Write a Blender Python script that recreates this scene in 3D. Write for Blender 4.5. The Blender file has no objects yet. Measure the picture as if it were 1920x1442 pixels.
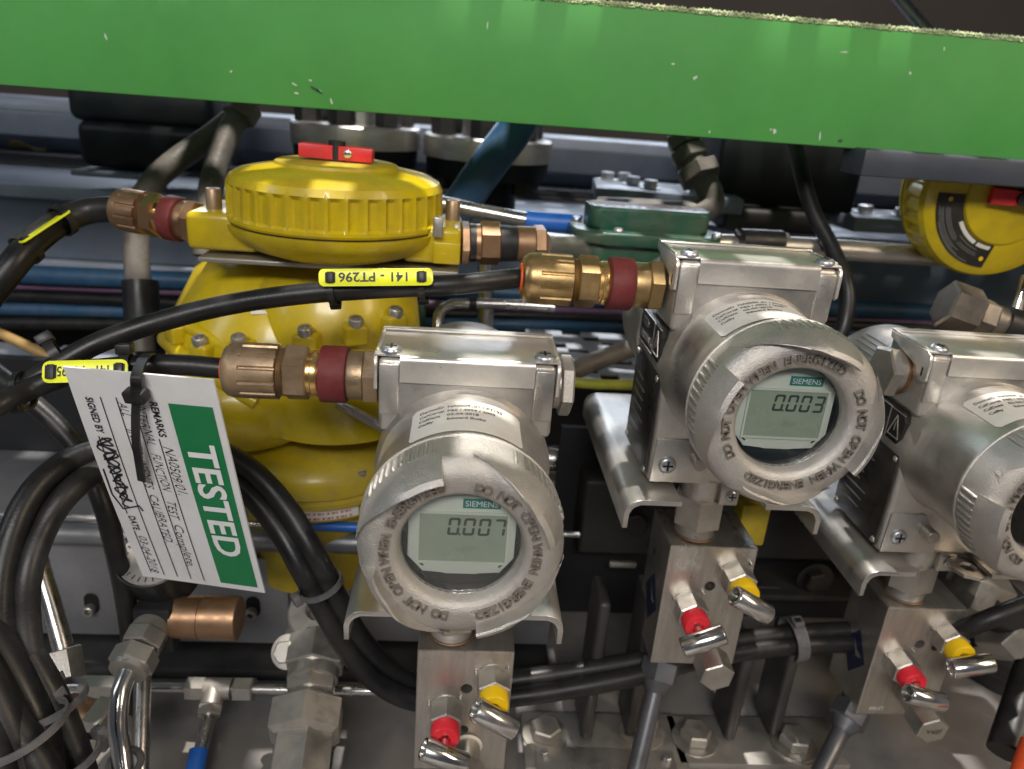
import bpy, bmesh, math, random
from mathutils import Vector, Matrix
random.seed(11)
SC = bpy.context.scene
COL = SC.collection
H = 0.45                                    # camera height above the base plate

# ------------------------------------------------------------------ camera
F, CX, CY = 1403.0, 960.0, 721.0            # focal length and centre in photograph pixels
PITCH, YAW, ROLL = math.radians(21.17), math.radians(4.59), math.radians(4.43)
CAM = Vector((0, 0, H))
FWD = Vector((math.sin(YAW)*math.cos(PITCH), math.cos(YAW)*math.cos(PITCH), -math.sin(PITCH)))
_r0 = Vector((math.cos(YAW), -math.sin(YAW), 0)); _u0 = _r0.cross(FWD)
RIGHT = (_r0*math.cos(ROLL) + _u0*math.sin(ROLL)).normalized()
UP = RIGHT.cross(FWD).normalized()
cam_d = bpy.data.cameras.new('camera'); cam = bpy.data.objects.new('camera', cam_d); COL.objects.link(cam)
m3 = Matrix((RIGHT, UP, -FWD)).transposed()
cam.matrix_world = Matrix.Translation(CAM) @ m3.to_4x4()
cam_d.sensor_fit = 'HORIZONTAL'; cam_d.sensor_width = 36.0; cam_d.lens = F/1920*36.0
cam_d.clip_start = 0.01; cam_d.clip_end = 50
cam_d.dof.use_dof = True; cam_d.dof.focus_distance = 0.37; cam_d.dof.aperture_fstop = 9.5
SC.camera = cam

# ------------------------------------------------------------------ world, lamps, exposure
w = bpy.data.worlds.new('World'); SC.world = w; w.use_nodes = True
w.node_tree.nodes['Background'].inputs[0].default_value = (0.80, 0.86, 1.0, 1)
w.node_tree.nodes['Background'].inputs[1].default_value = 0.07
SC.view_settings.view_transform = 'Standard'; SC.view_settings.look = 'None'
SC.view_settings.exposure = 0.13; SC.view_settings.gamma = 1.0; SC.view_settings.use_curve_mapping = False
SC.render.engine = 'CYCLES'
def lamp(name, loc, target, sx, sy, power, col):
    d = bpy.data.lights.new(name, 'AREA'); d.shape = 'RECTANGLE'; d.size = sx; d.size_y = sy
    d.energy = power; d.color = col
    o = bpy.data.objects.new(name, d); COL.objects.link(o); o.location = loc
    o.rotation_euler = (Vector(target)-Vector(loc)).to_track_quat('-Z', 'Y').to_euler()
    return o
lamp('hall_lamp_front', (-0.25, -1.40, H+1.10), (0.05, 0.45, H), 1.1, 0.35, 31, (1.0, 0.965, 0.93))
lamp('hall_lamp_right', (1.35, -0.45, H+0.80), (0.25, 0.40, H-0.2), 0.35, 0.8, 10, (1.0, 0.80, 0.57))
lamp('hall_lamp_left', (-1.5, -0.05, H+0.75), (-0.1, 0.5, H-0.2), 0.3, 0.9, 3.5, (0.86, 0.93, 1.0))
lamp('hall_lamp_rear', (0.1, 2.1, H+0.55), (0.1, 0.95, H-0.2), 2.2, 0.3, 17, (0.78, 0.87, 1.0))
sp_d = bpy.data.lights.new('hall_lamp_overhead', 'SPOT'); sp_d.energy = 330; sp_d.color = (1.0, 0.95, 0.88); sp_d.shadow_soft_size = 0.016
sp_d.spot_size = math.radians(34); sp_d.spot_blend = 0.5
sp_o = bpy.data.objects.new('hall_lamp_overhead', sp_d); COL.objects.link(sp_o); sp_o.location = (0.14, 0.64, H+2.1); sp_o.rotation_euler = (math.radians(-3.0), 0, 0)

# ------------------------------------------------------------------ pixel -> place
def ray(px, py): return FWD + RIGHT*((px-CX)/F) - UP*((py-CY)/F)
def at(px, py, z): return CAM + ray(px, py)*z           # z: distance along the optical axis
def onY(px, py, Y): d = ray(px, py); return CAM + d*(Y/d.y)
def onZ(px, py, Z): d = ray(px, py); return CAM + d*((Z-H)/d.z)
def V(*a): return Vector(a)

# ------------------------------------------------------------------ materials
MATS = {}
def mat(name, col, metal=0.0, rough=0.5, var=0.18, scale=60, dirt=None, dirt_amt=0.0, dirt_scale=25, bump=0.0,
        bscale=400, coat=0.0, spec=0.5, rvar=0.15, stretch=None, emit=0):
    m = bpy.data.materials.new(name); m.use_nodes = True; nt = m.node_tree; N = nt.nodes; L = nt.links
    b = N['Principled BSDF']
    tc = N.new('ShaderNodeTexCoord'); src = tc.outputs['Object']
    if stretch:
        mp = N.new('ShaderNodeMapping'); mp.inputs['Scale'].default_value = stretch; L.new(src, mp.inputs[0]); ssrc = mp.outputs[0]
    else: ssrc = src
    n1 = N.new('ShaderNodeTexNoise'); n1.inputs['Scale'].default_value = scale; n1.inputs['Detail'].default_value = 6
    n1.inputs['Roughness'].default_value = 0.65; L.new(ssrc, n1.inputs['Vector'])
    mx = N.new('ShaderNodeMix'); mx.data_type = 'RGBA'
    lo = [max(0, c*(1-var)) for c in col]; hi = [min(1, c*(1+var)) for c in col]
    mx.inputs[6].default_value = (*lo, 1); mx.inputs[7].default_value = (*hi, 1)
    r1 = N.new('ShaderNodeMapRange'); r1.inputs[1].default_value = 0.3; r1.inputs[2].default_value = 0.7
    L.new(n1.outputs[0], r1.inputs[0]); L.new(r1.outputs[0], mx.inputs[0])
    cout = mx.outputs[2]
    rr = N.new('ShaderNodeMapRange'); rr.inputs[1].default_value = 0.3; rr.inputs[2].default_value = 0.7
    rr.inputs[3].default_value = max(0.03, rough-rvar/2); rr.inputs[4].default_value = min(1, rough+rvar/2)
    n3 = N.new('ShaderNodeTexNoise'); n3.inputs['Scale'].default_value = scale*0.6; n3.inputs['Detail'].default_value = 5
    L.new(ssrc, n3.inputs['Vector']); L.new(n3.outputs[0], rr.inputs[0]); rout = rr.outputs[0]
    if dirt:
        n2 = N.new('ShaderNodeTexNoise'); n2.inputs['Scale'].default_value = dirt_scale; n2.inputs['Detail'].default_value = 8
        n2.inputs['Roughness'].default_value = 0.72; L.new(src, n2.inputs['Vector'])
        r2 = N.new('ShaderNodeMapRange'); r2.inputs[1].default_value = 0.42; r2.inputs[2].default_value = 0.72
        r2.inputs[4].default_value = dirt_amt; L.new(n2.outputs[0], r2.inputs[0])
        m2 = N.new('ShaderNodeMix'); m2.data_type = 'RGBA'; L.new(r2.outputs[0], m2.inputs[0]); L.new(cout, m2.inputs[6])
        m2.inputs[7].default_value = (*dirt, 1); cout = m2.outputs[2]
        if metal > 0:
            mm = N.new('ShaderNodeMapRange'); mm.inputs[3].default_value = metal; mm.inputs[4].default_value = metal*0.35
            L.new(r2.outputs[0], mm.inputs[0]); L.new(mm.outputs[0], b.inputs['Metallic'])
        ra = N.new('ShaderNodeMath'); ra.operation = 'MULTIPLY_ADD'; L.new(r2.outputs[0], ra.inputs[0]); ra.inputs[1].default_value = 0.35
        L.new(rout, ra.inputs[2]); rout = ra.outputs[0]
    L.new(cout, b.inputs['Base Color']); L.new(rout, b.inputs['Roughness'])
    if not (dirt and metal > 0): b.inputs['Metallic'].default_value = metal
    b.inputs['Specular IOR Level'].default_value = spec
    if coat: b.inputs['Coat Weight'].default_value = coat; b.inputs['Coat Roughness'].default_value = 0.12
    if bump:
        nb = N.new('ShaderNodeTexNoise'); nb.inputs['Scale'].default_value = bscale; nb.inputs['Detail'].default_value = 4
        L.new(ssrc, nb.inputs['Vector'])
        bp = N.new('ShaderNodeBump'); bp.inputs['Strength'].default_value = min(1, bump); bp.inputs['Distance'].default_value = 0.0006
        L.new(nb.outputs[0], bp.inputs['Height']); L.new(bp.outputs[0], b.inputs['Normal'])
    MATS[name] = m; return m
def glass_mat(name, tint=(1, 1, 1), fac=1.0):
    m = bpy.data.materials.new(name); m.use_nodes = True; nt = m.node_tree; N = nt.nodes; L = nt.links
    N.remove(N['Principled BSDF']); out = N['Material Output']
    t = N.new('ShaderNodeBsdfTransparent'); t.inputs[0].default_value = (*tint, 1)
    g = N.new('ShaderNodeBsdfGlossy'); g.inputs['Roughness'].default_value = 0.03
    fr = N.new('ShaderNodeFresnel'); fr.inputs[0].default_value = 1.5
    nz = N.new('ShaderNodeTexNoise'); nz.inputs['Scale'].default_value = 90; tc = N.new('ShaderNodeTexCoord'); L.new(tc.outputs['Object'], nz.inputs['Vector'])
    mr = N.new('ShaderNodeMapRange'); mr.inputs[3].default_value = 0.02; mr.inputs[4].default_value = 0.14; L.new(nz.outputs[0], mr.inputs[0]); L.new(mr.outputs[0], g.inputs['Roughness'])
    mx = N.new('ShaderNodeMixShader'); L.new(fr.outputs[0], mx.inputs[0]); L.new(t.outputs[0], mx.inputs[1]); L.new(g.outputs[0], mx.inputs[2])
    L.new(mx.outputs[0], out.inputs[0]); MATS[name] = m; return m
DUST = (0.30, 0.25, 0.19)
STEEL = mat('cast_steel', (0.55, 0.53, 0.50), 0.88, 0.34, 0.12, 45, (0.36, 0.31, 0.25), 0.50, 22, 0.25, 900)
STEEL_LID = mat('sandblasted_steel', (0.58, 0.555, 0.52), 0.82, 0.38, 0.10, 70, (0.38, 0.33, 0.27), 0.45, 30, 0.8, 1700)
LETTER = mat('grimy_letter_steel', (0.30, 0.27, 0.235), 0.7, 0.42, 0.25, 200, (0.12, 0.10, 0.08), 0.5, 120, 0.4, 1500)
STEEL_COVER = mat('cover_sheet', (0.68, 0.655, 0.62), 0.75, 0.32, 0.08, 60, (0.42, 0.36, 0.27), 0.40, 28, 0.12, 700)
STAINLESS = mat('stainless_plate', (0.54, 0.52, 0.49), 0.88, 0.32, 0.10, 40, (0.36, 0.31, 0.24), 0.40, 18, 0.10, 500, stretch=(1, 1, 6))
BRUSHED = mat('brushed_block', (0.52, 0.49, 0.45), 0.95, 0.30, 0.15, 30, (0.30, 0.24, 0.17), 0.35, 14, 0.10, 600, stretch=(8, 1, 1))
CHROME = mat('polished_steel', (0.68, 0.67, 0.65), 1.0, 0.16, 0.08, 80, (0.35, 0.30, 0.25), 0.25, 40, 0.04, 900)
TUBE_STEEL = mat('tube_steel', (0.55, 0.54, 0.53), 1.0, 0.24, 0.12, 60, (0.30, 0.26, 0.22), 0.35, 30)
FITTING = mat('fitting_steel', (0.46, 0.44, 0.405), 0.90, 0.38, 0.15, 60, (0.33, 0.28, 0.22), 0.5, 35, 0.2, 800)
BRASS = mat('dull_brass', (0.40, 0.285, 0.175), 0.85, 0.38, 0.22, 60, (0.22, 0.165, 0.12), 0.65, 50, 0.2, 700)
BRASS_GOLD = mat('golden_brass', (0.42, 0.285, 0.125), 0.92, 0.34, 0.22, 60, (0.20, 0.14, 0.08), 0.5, 50, 0.15, 700)
BRASS_SHINY = mat('bright_brass', (0.80, 0.52, 0.20), 1.0, 0.18, 0.12, 60, (0.30, 0.2, 0.1), 0.3, 60)
COPPER = mat('copper_brass', (0.36, 0.215, 0.12), 0.90, 0.36, 0.2, 50, (0.16, 0.11, 0.075), 0.6, 40)
RED_RUBBER = mat('red_rubber', (0.155, 0.024, 0.025), 0, 0.55, 0.2, 80, (0.15, 0.08, 0.07), 0.35, 40, 0.2, 500, spec=0.3)
RED_CAP = mat('red_plastic', (0.75, 0.03, 0.045), 0, 0.35, 0.1, 60)
YELLOW_CAP = mat('yellow_plastic', (0.80, 0.52, 0.01), 0, 0.35, 0.1, 60)
ORANGE = mat('orange_seal', (0.75, 0.09, 0.02), 0, 0.5, 0.1)
CABLE = mat('black_cable', (0.010, 0.010, 0.011), 0, 0.36, 0.3, 90, (0.055, 0.049, 0.043), 0.38, 26, 0.15, 700, spec=0.36)
NYLON = mat('black_nylon', (0.012, 0.012, 0.013), 0, 0.38, 0.3, 90, (0.06, 0.055, 0.05), 0.35, 60, spec=0.36)
NYLON_GREY = mat('dusty_nylon', (0.085, 0.085, 0.092), 0, 0.55, 0.3, 90, (0.25, 0.23, 0.21), 0.4, 60)
YELLOW = mat('yellow_enamel', (0.54, 0.405, 0.005), 0, 0.30, 0.12, 30, (0.25, 0.165, 0.025), 0.60, 16, 0.08, 300, coat=0.25)
YELLOW_DUSTY = mat('dusty_yellow_enamel', (0.46, 0.34, 0.010), 0, 0.42, 0.12, 30, (0.24, 0.17, 0.07), 0.75, 22, 0.1, 300, coat=0.15)
MARKER = mat('marker_yellow', (0.78, 0.83, 0.015), 0, 0.38, 0.06, 60)
INK = mat('black_ink', (0.012, 0.012, 0.014), 0, 0.5, 0.1)
INK_GREY = mat('grey_ink', (0.16, 0.16, 0.16), 0, 0.5, 0.1)
TAG_WHITE = mat('tag_white', (0.72, 0.72, 0.72), 0, 0.38, 0.04, 40, (0.45, 0.41, 0.35), 0.25, 22)
TAG_GREEN = mat('tag_green', (0.012, 0.19, 0.065), 0, 0.38, 0.08, 40)
TAG_LETTER = mat('tag_letter_white', (0.78, 0.78, 0.78), 0, 0.4, 0.03)
PAPER = mat('sticker_paper', (0.76, 0.74, 0.69), 0, 0.45, 0.06, 60, (0.50, 0.42, 0.28), 0.35, 40)
GREEN_PAINT = mat('green_paint', (0.072, 0.310, 0.066), 0, 0.60, 0.10, 9, (0.115, 0.33, 0.115), 0.45, 7, 0.12, 120, spec=0.35)
GRIT = mat('grit_green', (0.42, 0.52, 0.28), 0, 0.8, 0.55, 260, (0.50, 0.46, 0.34), 0.8, 150)
CHIP = mat('bare_chip', (0.55, 0.60, 0.52), 0, 0.5, 0.2)
CHIP_DARK = mat('dark_chip', (0.03, 0.07, 0.03), 0, 0.5, 0.2)
BLUE_GREY = mat('blue_grey_paint', (0.155, 0.185, 0.245), 0, 0.42, 0.14, 25, (0.22, 0.21, 0.20), 0.45, 14, 0.1, 200, coat=0.1)
PALE_BLUE = mat('pale_blue_paint', (0.34, 0.38, 0.47), 0, 0.40, 0.12, 25, (0.24, 0.22, 0.19), 0.40, 14, 0.1, 200, coat=0.1)
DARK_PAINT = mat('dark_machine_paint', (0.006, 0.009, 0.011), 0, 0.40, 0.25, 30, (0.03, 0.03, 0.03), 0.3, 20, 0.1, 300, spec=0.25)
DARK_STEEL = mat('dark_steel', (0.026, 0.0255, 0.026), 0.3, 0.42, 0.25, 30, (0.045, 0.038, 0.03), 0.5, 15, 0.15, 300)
MID_STEEL = mat('grey_steel_sheet', (0.30, 0.305, 0.33), 0.65, 0.40, 0.14, 22, (0.20, 0.175, 0.15), 0.5, 12, 0.1, 300)
BASE_PLATE = mat('base_plate', (0.20, 0.195, 0.195), 0.35, 0.48, 0.18, 18, (0.24, 0.195, 0.15), 0.75, 9, 0.2, 250)
BROWN_WALL = mat('brown_wall', (0.11, 0.092, 0.078), 0, 0.7, 0.15, 6, (0.07, 0.06, 0.05), 0.4, 3)
BLACK_VOID = mat('painted_void_shade', (0.008, 0.009, 0.011), 0, 0.6, 0.3, 20)  # flat black standing in for the shade inside the machine
HOSE_DIRTY = mat('dusty_conduit', (0.12, 0.105, 0.09), 0.2, 0.5, 0.25, 50, (0.24, 0.215, 0.19), 0.6, 30, 0.5, 400)
BLUE_HOSE = mat('blue_cable', (0.018, 0.080, 0.17), 0, 0.42, 0.2, 60, (0.12, 0.14, 0.17), 0.4, 25)
BLUE_BRIGHT = mat('bright_blue_sleeve', (0.020, 0.14, 0.55), 0, 0.4, 0.15, 60)
PURPLE = mat('purple_cable', (0.16, 0.09, 0.16), 0, 0.5, 0.2)
TRAY = mat('tray_white', (0.44, 0.49, 0.58), 0.2, 0.45, 0.12, 30, (0.3, 0.28, 0.25), 0.4, 16)
GREEN_BOX = mat('green_box_paint', (0.006, 0.070, 0.042), 0, 0.32, 0.15, 40, (0.12, 0.10, 0.06), 0.55, 28, 0.1, 300, coat=0.2)
RED_PAINT = mat('red_print', (0.42, 0.10, 0.07), 0, 0.5, 0.3, 120)
RED_ENAMEL = mat('red_enamel', (0.68, 0.025, 0.03), 0, 0.35, 0.12, 60, (0.35, 0.10, 0.08), 0.3, 40)
TAN = mat('tan_tube', (0.42, 0.26, 0.09), 0, 0.5, 0.2)
GREEN_YELLOW = mat('earth_wire', (0.42, 0.45, 0.05), 0, 0.45, 0.3, 40)
LCD = mat('lcd_glass', (0.33, 0.39, 0.30), 0, 0.25, 0.06, 60)
LCD_INK = mat('lcd_segments', (0.055, 0.075, 0.060), 0, 0.4, 0.1)
LCD_FAINT = mat('lcd_faint', (0.25, 0.30, 0.235), 0, 0.4, 0.1)
BEZEL = mat('display_plate', (0.66, 0.69, 0.61), 0, 0.45, 0.05, 40)
DIAL = mat('gauge_dial', (0.46, 0.41, 0.39), 0, 0.4, 0.1, 60)
BLACK_RIM = mat('display_rim', (0.012, 0.018, 0.022), 0, 0.3, 0.1)
LOGO_GREEN = mat('logo_green', (0.02, 0.22, 0.19), 0, 0.4, 0.1)
LOGO_BLUE = mat('logo_blue', (0.012, 0.014, 0.05), 0, 0.4, 0.1)
PLATE_BLACK = mat('black_nameplate', (0.022, 0.021, 0.020), 0.3, 0.32, 0.2, 50, (0.10, 0.085, 0.06), 0.4, 30)
LEAF = mat('dry_leaf', (0.70, 0.52, 0.22), 0, 0.7, 0.3, 90)
TAPE = mat('thread_tape', (0.62, 0.58, 0.50), 0, 0.6, 0.2, 200, bump=0.5)
DARK_TUBE = mat('dull_tube', (0.17, 0.175, 0.19), 0.75, 0.34, 0.15, 50, (0.10, 0.09, 0.08), 0.4, 30)
FIT_DARK = mat('bronzed_fitting', (0.23, 0.20, 0.17), 0.85, 0.36, 0.2, 50, (0.13, 0.11, 0.09), 0.5, 30)
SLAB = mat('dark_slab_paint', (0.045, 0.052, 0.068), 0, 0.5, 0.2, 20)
GUSSET = mat('worn_gusset', (0.055, 0.052, 0.05), 0.5, 0.42, 0.25, 40, (0.05, 0.04, 0.035), 0.5, 20)
HOLE = mat('hole_dark', (0.006, 0.006, 0.006), 0.2, 0.6, 0.1)
SCREW_ZINC = mat('zinc_screw', (0.50, 0.51, 0.54), 0.85, 0.35, 0.15, 80)
GLASS = glass_mat('window_glass', (0.975, 0.985, 0.98))

# ------------------------------------------------------------------ mesh building
def ax(o, d, up=None):
    d = Vector(d).normalized(); up = Vector(up) if up is not None else (Vector((0, 0, 1)) if abs(d.z) < 0.9 else Vector((0, -1, 0)))
    x = up.cross(d).normalized(); y = d.cross(x)
    m = Matrix((x, y, d)).transposed().to_4x4(); m.translation = Vector(o); return m
def frame(o, x, y):                          # local x and y given; z = x cross y
    x = Vector(x).normalized(); z = x.cross(Vector(y)).normalized(); y = z.cross(x)
    m = Matrix((x, y, z)).transposed().to_4x4(); m.translation = Vector(o); return m
def smooth(pts, n=8):
    P = [Vector(p) for p in pts]; P = [P[0]*2-P[1]] + P + [P[-1]*2-P[-2]]; out = []
    for i in range(1, len(P)-2):
        a, b, c, d = P[i-1], P[i], P[i+1], P[i+2]
        for k in range(n):
            t = k/n; out.append(0.5*((2*b)+(c-a)*t+(2*a-5*b+4*c-d)*t*t+(3*b-a-3*c+d)*t**3))
    out.append(P[-2]); return out
class B:
    def __init__(s, m=None): s.bm = bmesh.new(); s.m = m if m is not None else Matrix()
    def _v(s, p, m): return s.bm.verts.new(s.m @ (m @ Vector(p)) if m is not None else s.m @ Vector(p))
    def add(s, vs, fs, m=None):
        v = [s._v(p, m) for p in vs]
        for f in fs:
            try: s.bm.faces.new([v[i] for i in f])
            except ValueError: pass
        return s
    def box(s, x0, x1, y0, y1, z0, z1, bev=0.0, m=None, seg=2):
        b2 = bmesh.new(); bmesh.ops.create_cube(b2, size=1)
        for v in b2.verts: v.co = Vector(((x0+x1)/2+v.co.x*(x1-x0), (y0+y1)/2+v.co.y*(y1-y0), (z0+z1)/2+v.co.z*(z1-z0)))
        if bev: bmesh.ops.bevel(b2, geom=list(b2.edges), offset=bev, segments=seg, profile=0.5, affect='EDGES')
        return s.merge(b2, m)
    def merge(s, b2, m=None):
        mp = {v: s._v(v.co, m) for v in b2.verts}
        for f in b2.faces:
            try: s.bm.faces.new([mp[v] for v in f.verts])
            except ValueError: pass
        b2.free(); return s
    def lathe(s, prof, m, seg=40, cap=True, rot=0.0, fn=None):     # prof: (distance along axis, radius)
        rings = []
        for i, (t, r) in enumerate(prof):
            ring = []
            for k in range(seg):
                a = rot+2*math.pi*k/seg; rr = fn(i, a, r) if fn else r
                ring.append(s._v((rr*math.cos(a), rr*math.sin(a), t), m))
            rings.append(ring)
        for a, b in zip(rings, rings[1:]):
            for k in range(seg): s.bm.faces.new((a[k], a[(k+1) % seg], b[(k+1) % seg], b[k]))
        if cap:
            if prof[0][1] > 1e-6: s.bm.faces.new(rings[0][::-1])
            if prof[-1][1] > 1e-6: s.bm.faces.new(rings[-1])
        return s
    def hexa(s, t0, t1, r, m, rot=0.0, ch=0.0012):
        return s.lathe([(t0, r-ch), (t0+ch*0.7, r), (t1-ch*0.7, r), (t1, r-ch)], m, 6, rot=rot)
    def tube(s, pts, r, seg=14, cap=True, fn=None):
        P = [Vector(p) for p in pts]; n = len(P)
        t = (P[1]-P[0]).normalized(); ref = Vector((0, 0, 1)) if abs(t.z) < 0.9 else Vector((1, 0, 0))
        u = (ref-t*ref.dot(t)).normalized(); rings = []
        for i in range(n):
            t = (P[min(i+1, n-1)]-P[max(i-1, 0)]).normalized(); u = (u-t*u.dot(t)).normalized(); w_ = t.cross(u)
            rr = fn(i, n) if fn else (r[i] if isinstance(r, (list, tuple)) else r)
            rings.append([s._v(P[i]+(u*math.cos(2*math.pi*k/seg)+w_*math.sin(2*math.pi*k/seg))*rr, None) for k in range(seg)])
        for a, b in zip(rings, rings[1:]):
            for k in range(seg): s.bm.faces.new((a[k], a[(k+1) % seg], b[(k+1) % seg], b[k]))
        if cap: s.bm.faces.new(rings[0][::-1]); s.bm.faces.new(rings[-1])
        return s
    def prism(s, poly, z0, z1, m=None, bev=0.0):
        b2 = bmesh.new(); lo = [b2.verts.new((x, y, z0)) for x, y in poly]; hi = [b2.verts.new((x, y, z1)) for x, y in poly]
        n = len(poly); top = b2.faces.new(hi); bot = b2.faces.new(lo[::-1])
        for k in range(n): b2.faces.new((lo[k], lo[(k+1) % n], hi[(k+1) % n], hi[k]))
        if bev: bmesh.ops.bevel(b2, geom=list(top.edges)+list(bot.edges), offset=bev, segments=2, profile=0.5, affect='EDGES')
        return s.merge(b2, m)
    def sphere(s, c, r, sx=1, sy=1, sz=1, m=None, u=20, v=12):
        b2 = bmesh.new(); bmesh.ops.create_uvsphere(b2, u_segments=u, v_segments=v, radius=r)
        for q in b2.verts: q.co = Vector((q.co.x*sx, q.co.y*sy, q.co.z*sz))+Vector(c)
        return s.merge(b2, m)
    def torus(s, R, r, m, seg=32, ts=8, a0=0.0, a1=2*math.pi, sy=1.0):
        pts = []
        full = abs(a1-a0-2*math.pi) < 1e-6; n = seg
        rings = []
        for i in range(n if full else n+1):
            a = a0+(a1-a0)*i/n; c = Vector((math.cos(a), math.sin(a)*sy, 0))
            rings.append([s._v(c*(R+r*math.cos(2*math.pi*k/ts))+Vector((0, 0, r*math.sin(2*math.pi*k/ts))), m) for k in range(ts)])
        for i in range(n if full else n):
            a = rings[i]; b = rings[(i+1) % len(rings)]
            for k in range(ts): s.bm.faces.new((a[k], b[k], b[(k+1) % ts], a[(k+1) % ts]))
        return s
    def obj(s, name, material, parent=None, ang=38, smooth_=True):
        bmesh.ops.recalc_face_normals(s.bm, faces=list(s.bm.faces))
        me = bpy.data.meshes.new(name); s.bm.to_mesh(me); s.bm.free(); me.materials.append(material)
        if smooth_:
            me.polygons.foreach_set('use_smooth', [True]*len(me.polygons)); me.set_sharp_from_angle(angle=math.radians(ang))
        o = bpy.data.objects.new(name, me); COL.objects.link(o)
        if parent is not None:
            o.parent = parent; o.matrix_parent_inverse = ROOTINV.get(parent.name, Matrix())
        return o
ROOTINV = {}
def thing(name, label, cat, base, group=None):
    o = bpy.data.objects.new(name, None); COL.objects.link(o); o.empty_display_size = 0.01
    o.location = Vector(base); o['label'] = label; o['category'] = cat
    if group: o['group'] = group
    ROOTINV[o.name] = Matrix.Translation(-Vector(base)); return o
def tag(o, label, cat, group=None):
    o['label'] = label; o['category'] = cat
    if group: o['group'] = group
    return o
def struct(o): o['kind'] = 'structure'; return o
_tc = {}
def text_geo(s, size=1.0, shear=0.0, extr=0.0, res=3, bold=0.0):
    k = (s, size, shear, extr, res, bold)
    if k not in _tc:
        c = bpy.data.curves.new('t', 'FONT'); c.body = s; c.size = size; c.shear = shear; c.extrude = extr; c.resolution_u = res; c.offset = bold
        o = bpy.data.objects.new('t', c); me = bpy.data.meshes.new_from_object(o)
        _tc[k] = ([tuple(v.co) for v in me.vertices], [tuple(p.vertices) for p in me.polygons])
        bpy.data.meshes.remove(me); bpy.data.objects.remove(o); bpy.data.curves.remove(c)
    return _tc[k]
def text_w(s, size, **k):
    vs, _ = text_geo(s, size, **k); return (max(v[0] for v in vs)-min(v[0] for v in vs)) if vs else 0
def bolt(parent, o, d, r=0.006, h=0.005, mtl=None, washer=True, name='bolt', rot=0.3):
    b = B(); m = ax(o, d)
    if washer: b.lathe([(0, r*1.45), (0.0012, r*1.45), (0.0014, r*1.3)], m, 24)
    b.hexa(0.0012 if washer else 0, 0.0012+h, r, m, rot, r*0.12)
    return b.obj(name, mtl or FITTING, parent, 30)
def rrect(x0, x1, y0, y1, r, n=5):
    out = []
    for cx, cy, a in ((x1-r, y1-r, 0), (x0+r, y1-r, 90), (x0+r, y0+r, 180), (x1-r, y0+r, 270)):
        for k in range(n+1):
            t = math.radians(a+90*k/n); out.append((cx+r*math.cos(t), cy+r*math.sin(t)))
    return out

# ================================================================== SETTING
def span(name, x0, x1, y0, y1, z0, z1, mtl, bev=0.002):
    return struct(B().box(x0, x1, y0, y1, z0, z1, bev).obj(name, mtl))
span('base_floor', -1.6, 1.9, -0.25, 1.7, -0.02, 0.0, BASE_PLATE, 0)
span('back_wall', -2.2, 2.6, 2.6, 2.65, -0.02, 2.0, BROWN_WALL, 0)
# skid frame behind the instruments (front edges run along X, heights read from the photograph at known depth)
zr = onY(100, 352, 0.86).z; zr_lo = onY(100, 486, 0.86).z
ZB2 = onY(100, 186, 1.12).z; ZB2lo = onY(100, 243, 1.12).z
XL, XR = -1.6, 1.9
span('frame_beam', XL, XR, 0.86, 1.03, zr_lo, zr, BLUE_GREY, 0.004)
span('frame_beam_lip', XL, XR, 0.852, 0.8595, zr-0.012, zr+0.003, PALE_BLUE, 0.003)
span('rear_rail', XL, XR, 1.12, 1.19, ZB2lo, ZB2, PALE_BLUE, 0.010)
span('rear_rail_step', XL, XR, 1.105, 1.119, ZB2lo-0.01, ZB2lo+0.024, BLUE_GREY, 0.004)
span('rear_trough', XL, XR, 1.031, 1.40, zr-0.06, onY(52, 304, 1.04).z, DARK_STEEL, 0)
span('rear_web', XL, XR, 1.22, 1.24, zr, ZB2lo+0.02, BLUE_GREY, 0)
span('inner_shade_sheet', XL, XR, 0.93, 0.95, 0.0, zr_lo-0.001, BLACK_VOID, 0)  # added black sheet: paints the darkness under the frame, hides the floor
# sheet panel low behind the instruments
pz1 = onY(300, 1024, 0.51).z; pz0 = onY(300, 1193, 0.51).z
xr_ = onY(1040, 1100, 0.51).x
span('sheet_panel', -0.62, xr_, 0.510, 0.516, pz0, pz1, MID_STEEL, 0.0012)
span('panel_channel', -0.62, xr_, 0.478, 0.540, 0.0, pz0-0.004, DARK_STEEL, 0.003)
span('backing_shade_sheet', -0.62, xr_, 0.640, 0.650, 0.0, pz1+0.10, BLACK_VOID, 0)  # added black sheet for the dark interior behind the deck
span('deck_plate', -0.62, xr_, 0.517, 0.639, onY(300, 992, 0.517).z-0.004, onY(300, 992, 0.517).z, MID_STEEL, 0.001)
span('void_shade_sheet', xr_+0.002, 1.2, 0.575, 0.58, 0.0, 0.19, BLACK_VOID, 0)  # added black sheet: shade behind the gussets as colour, over the lit floor

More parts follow.
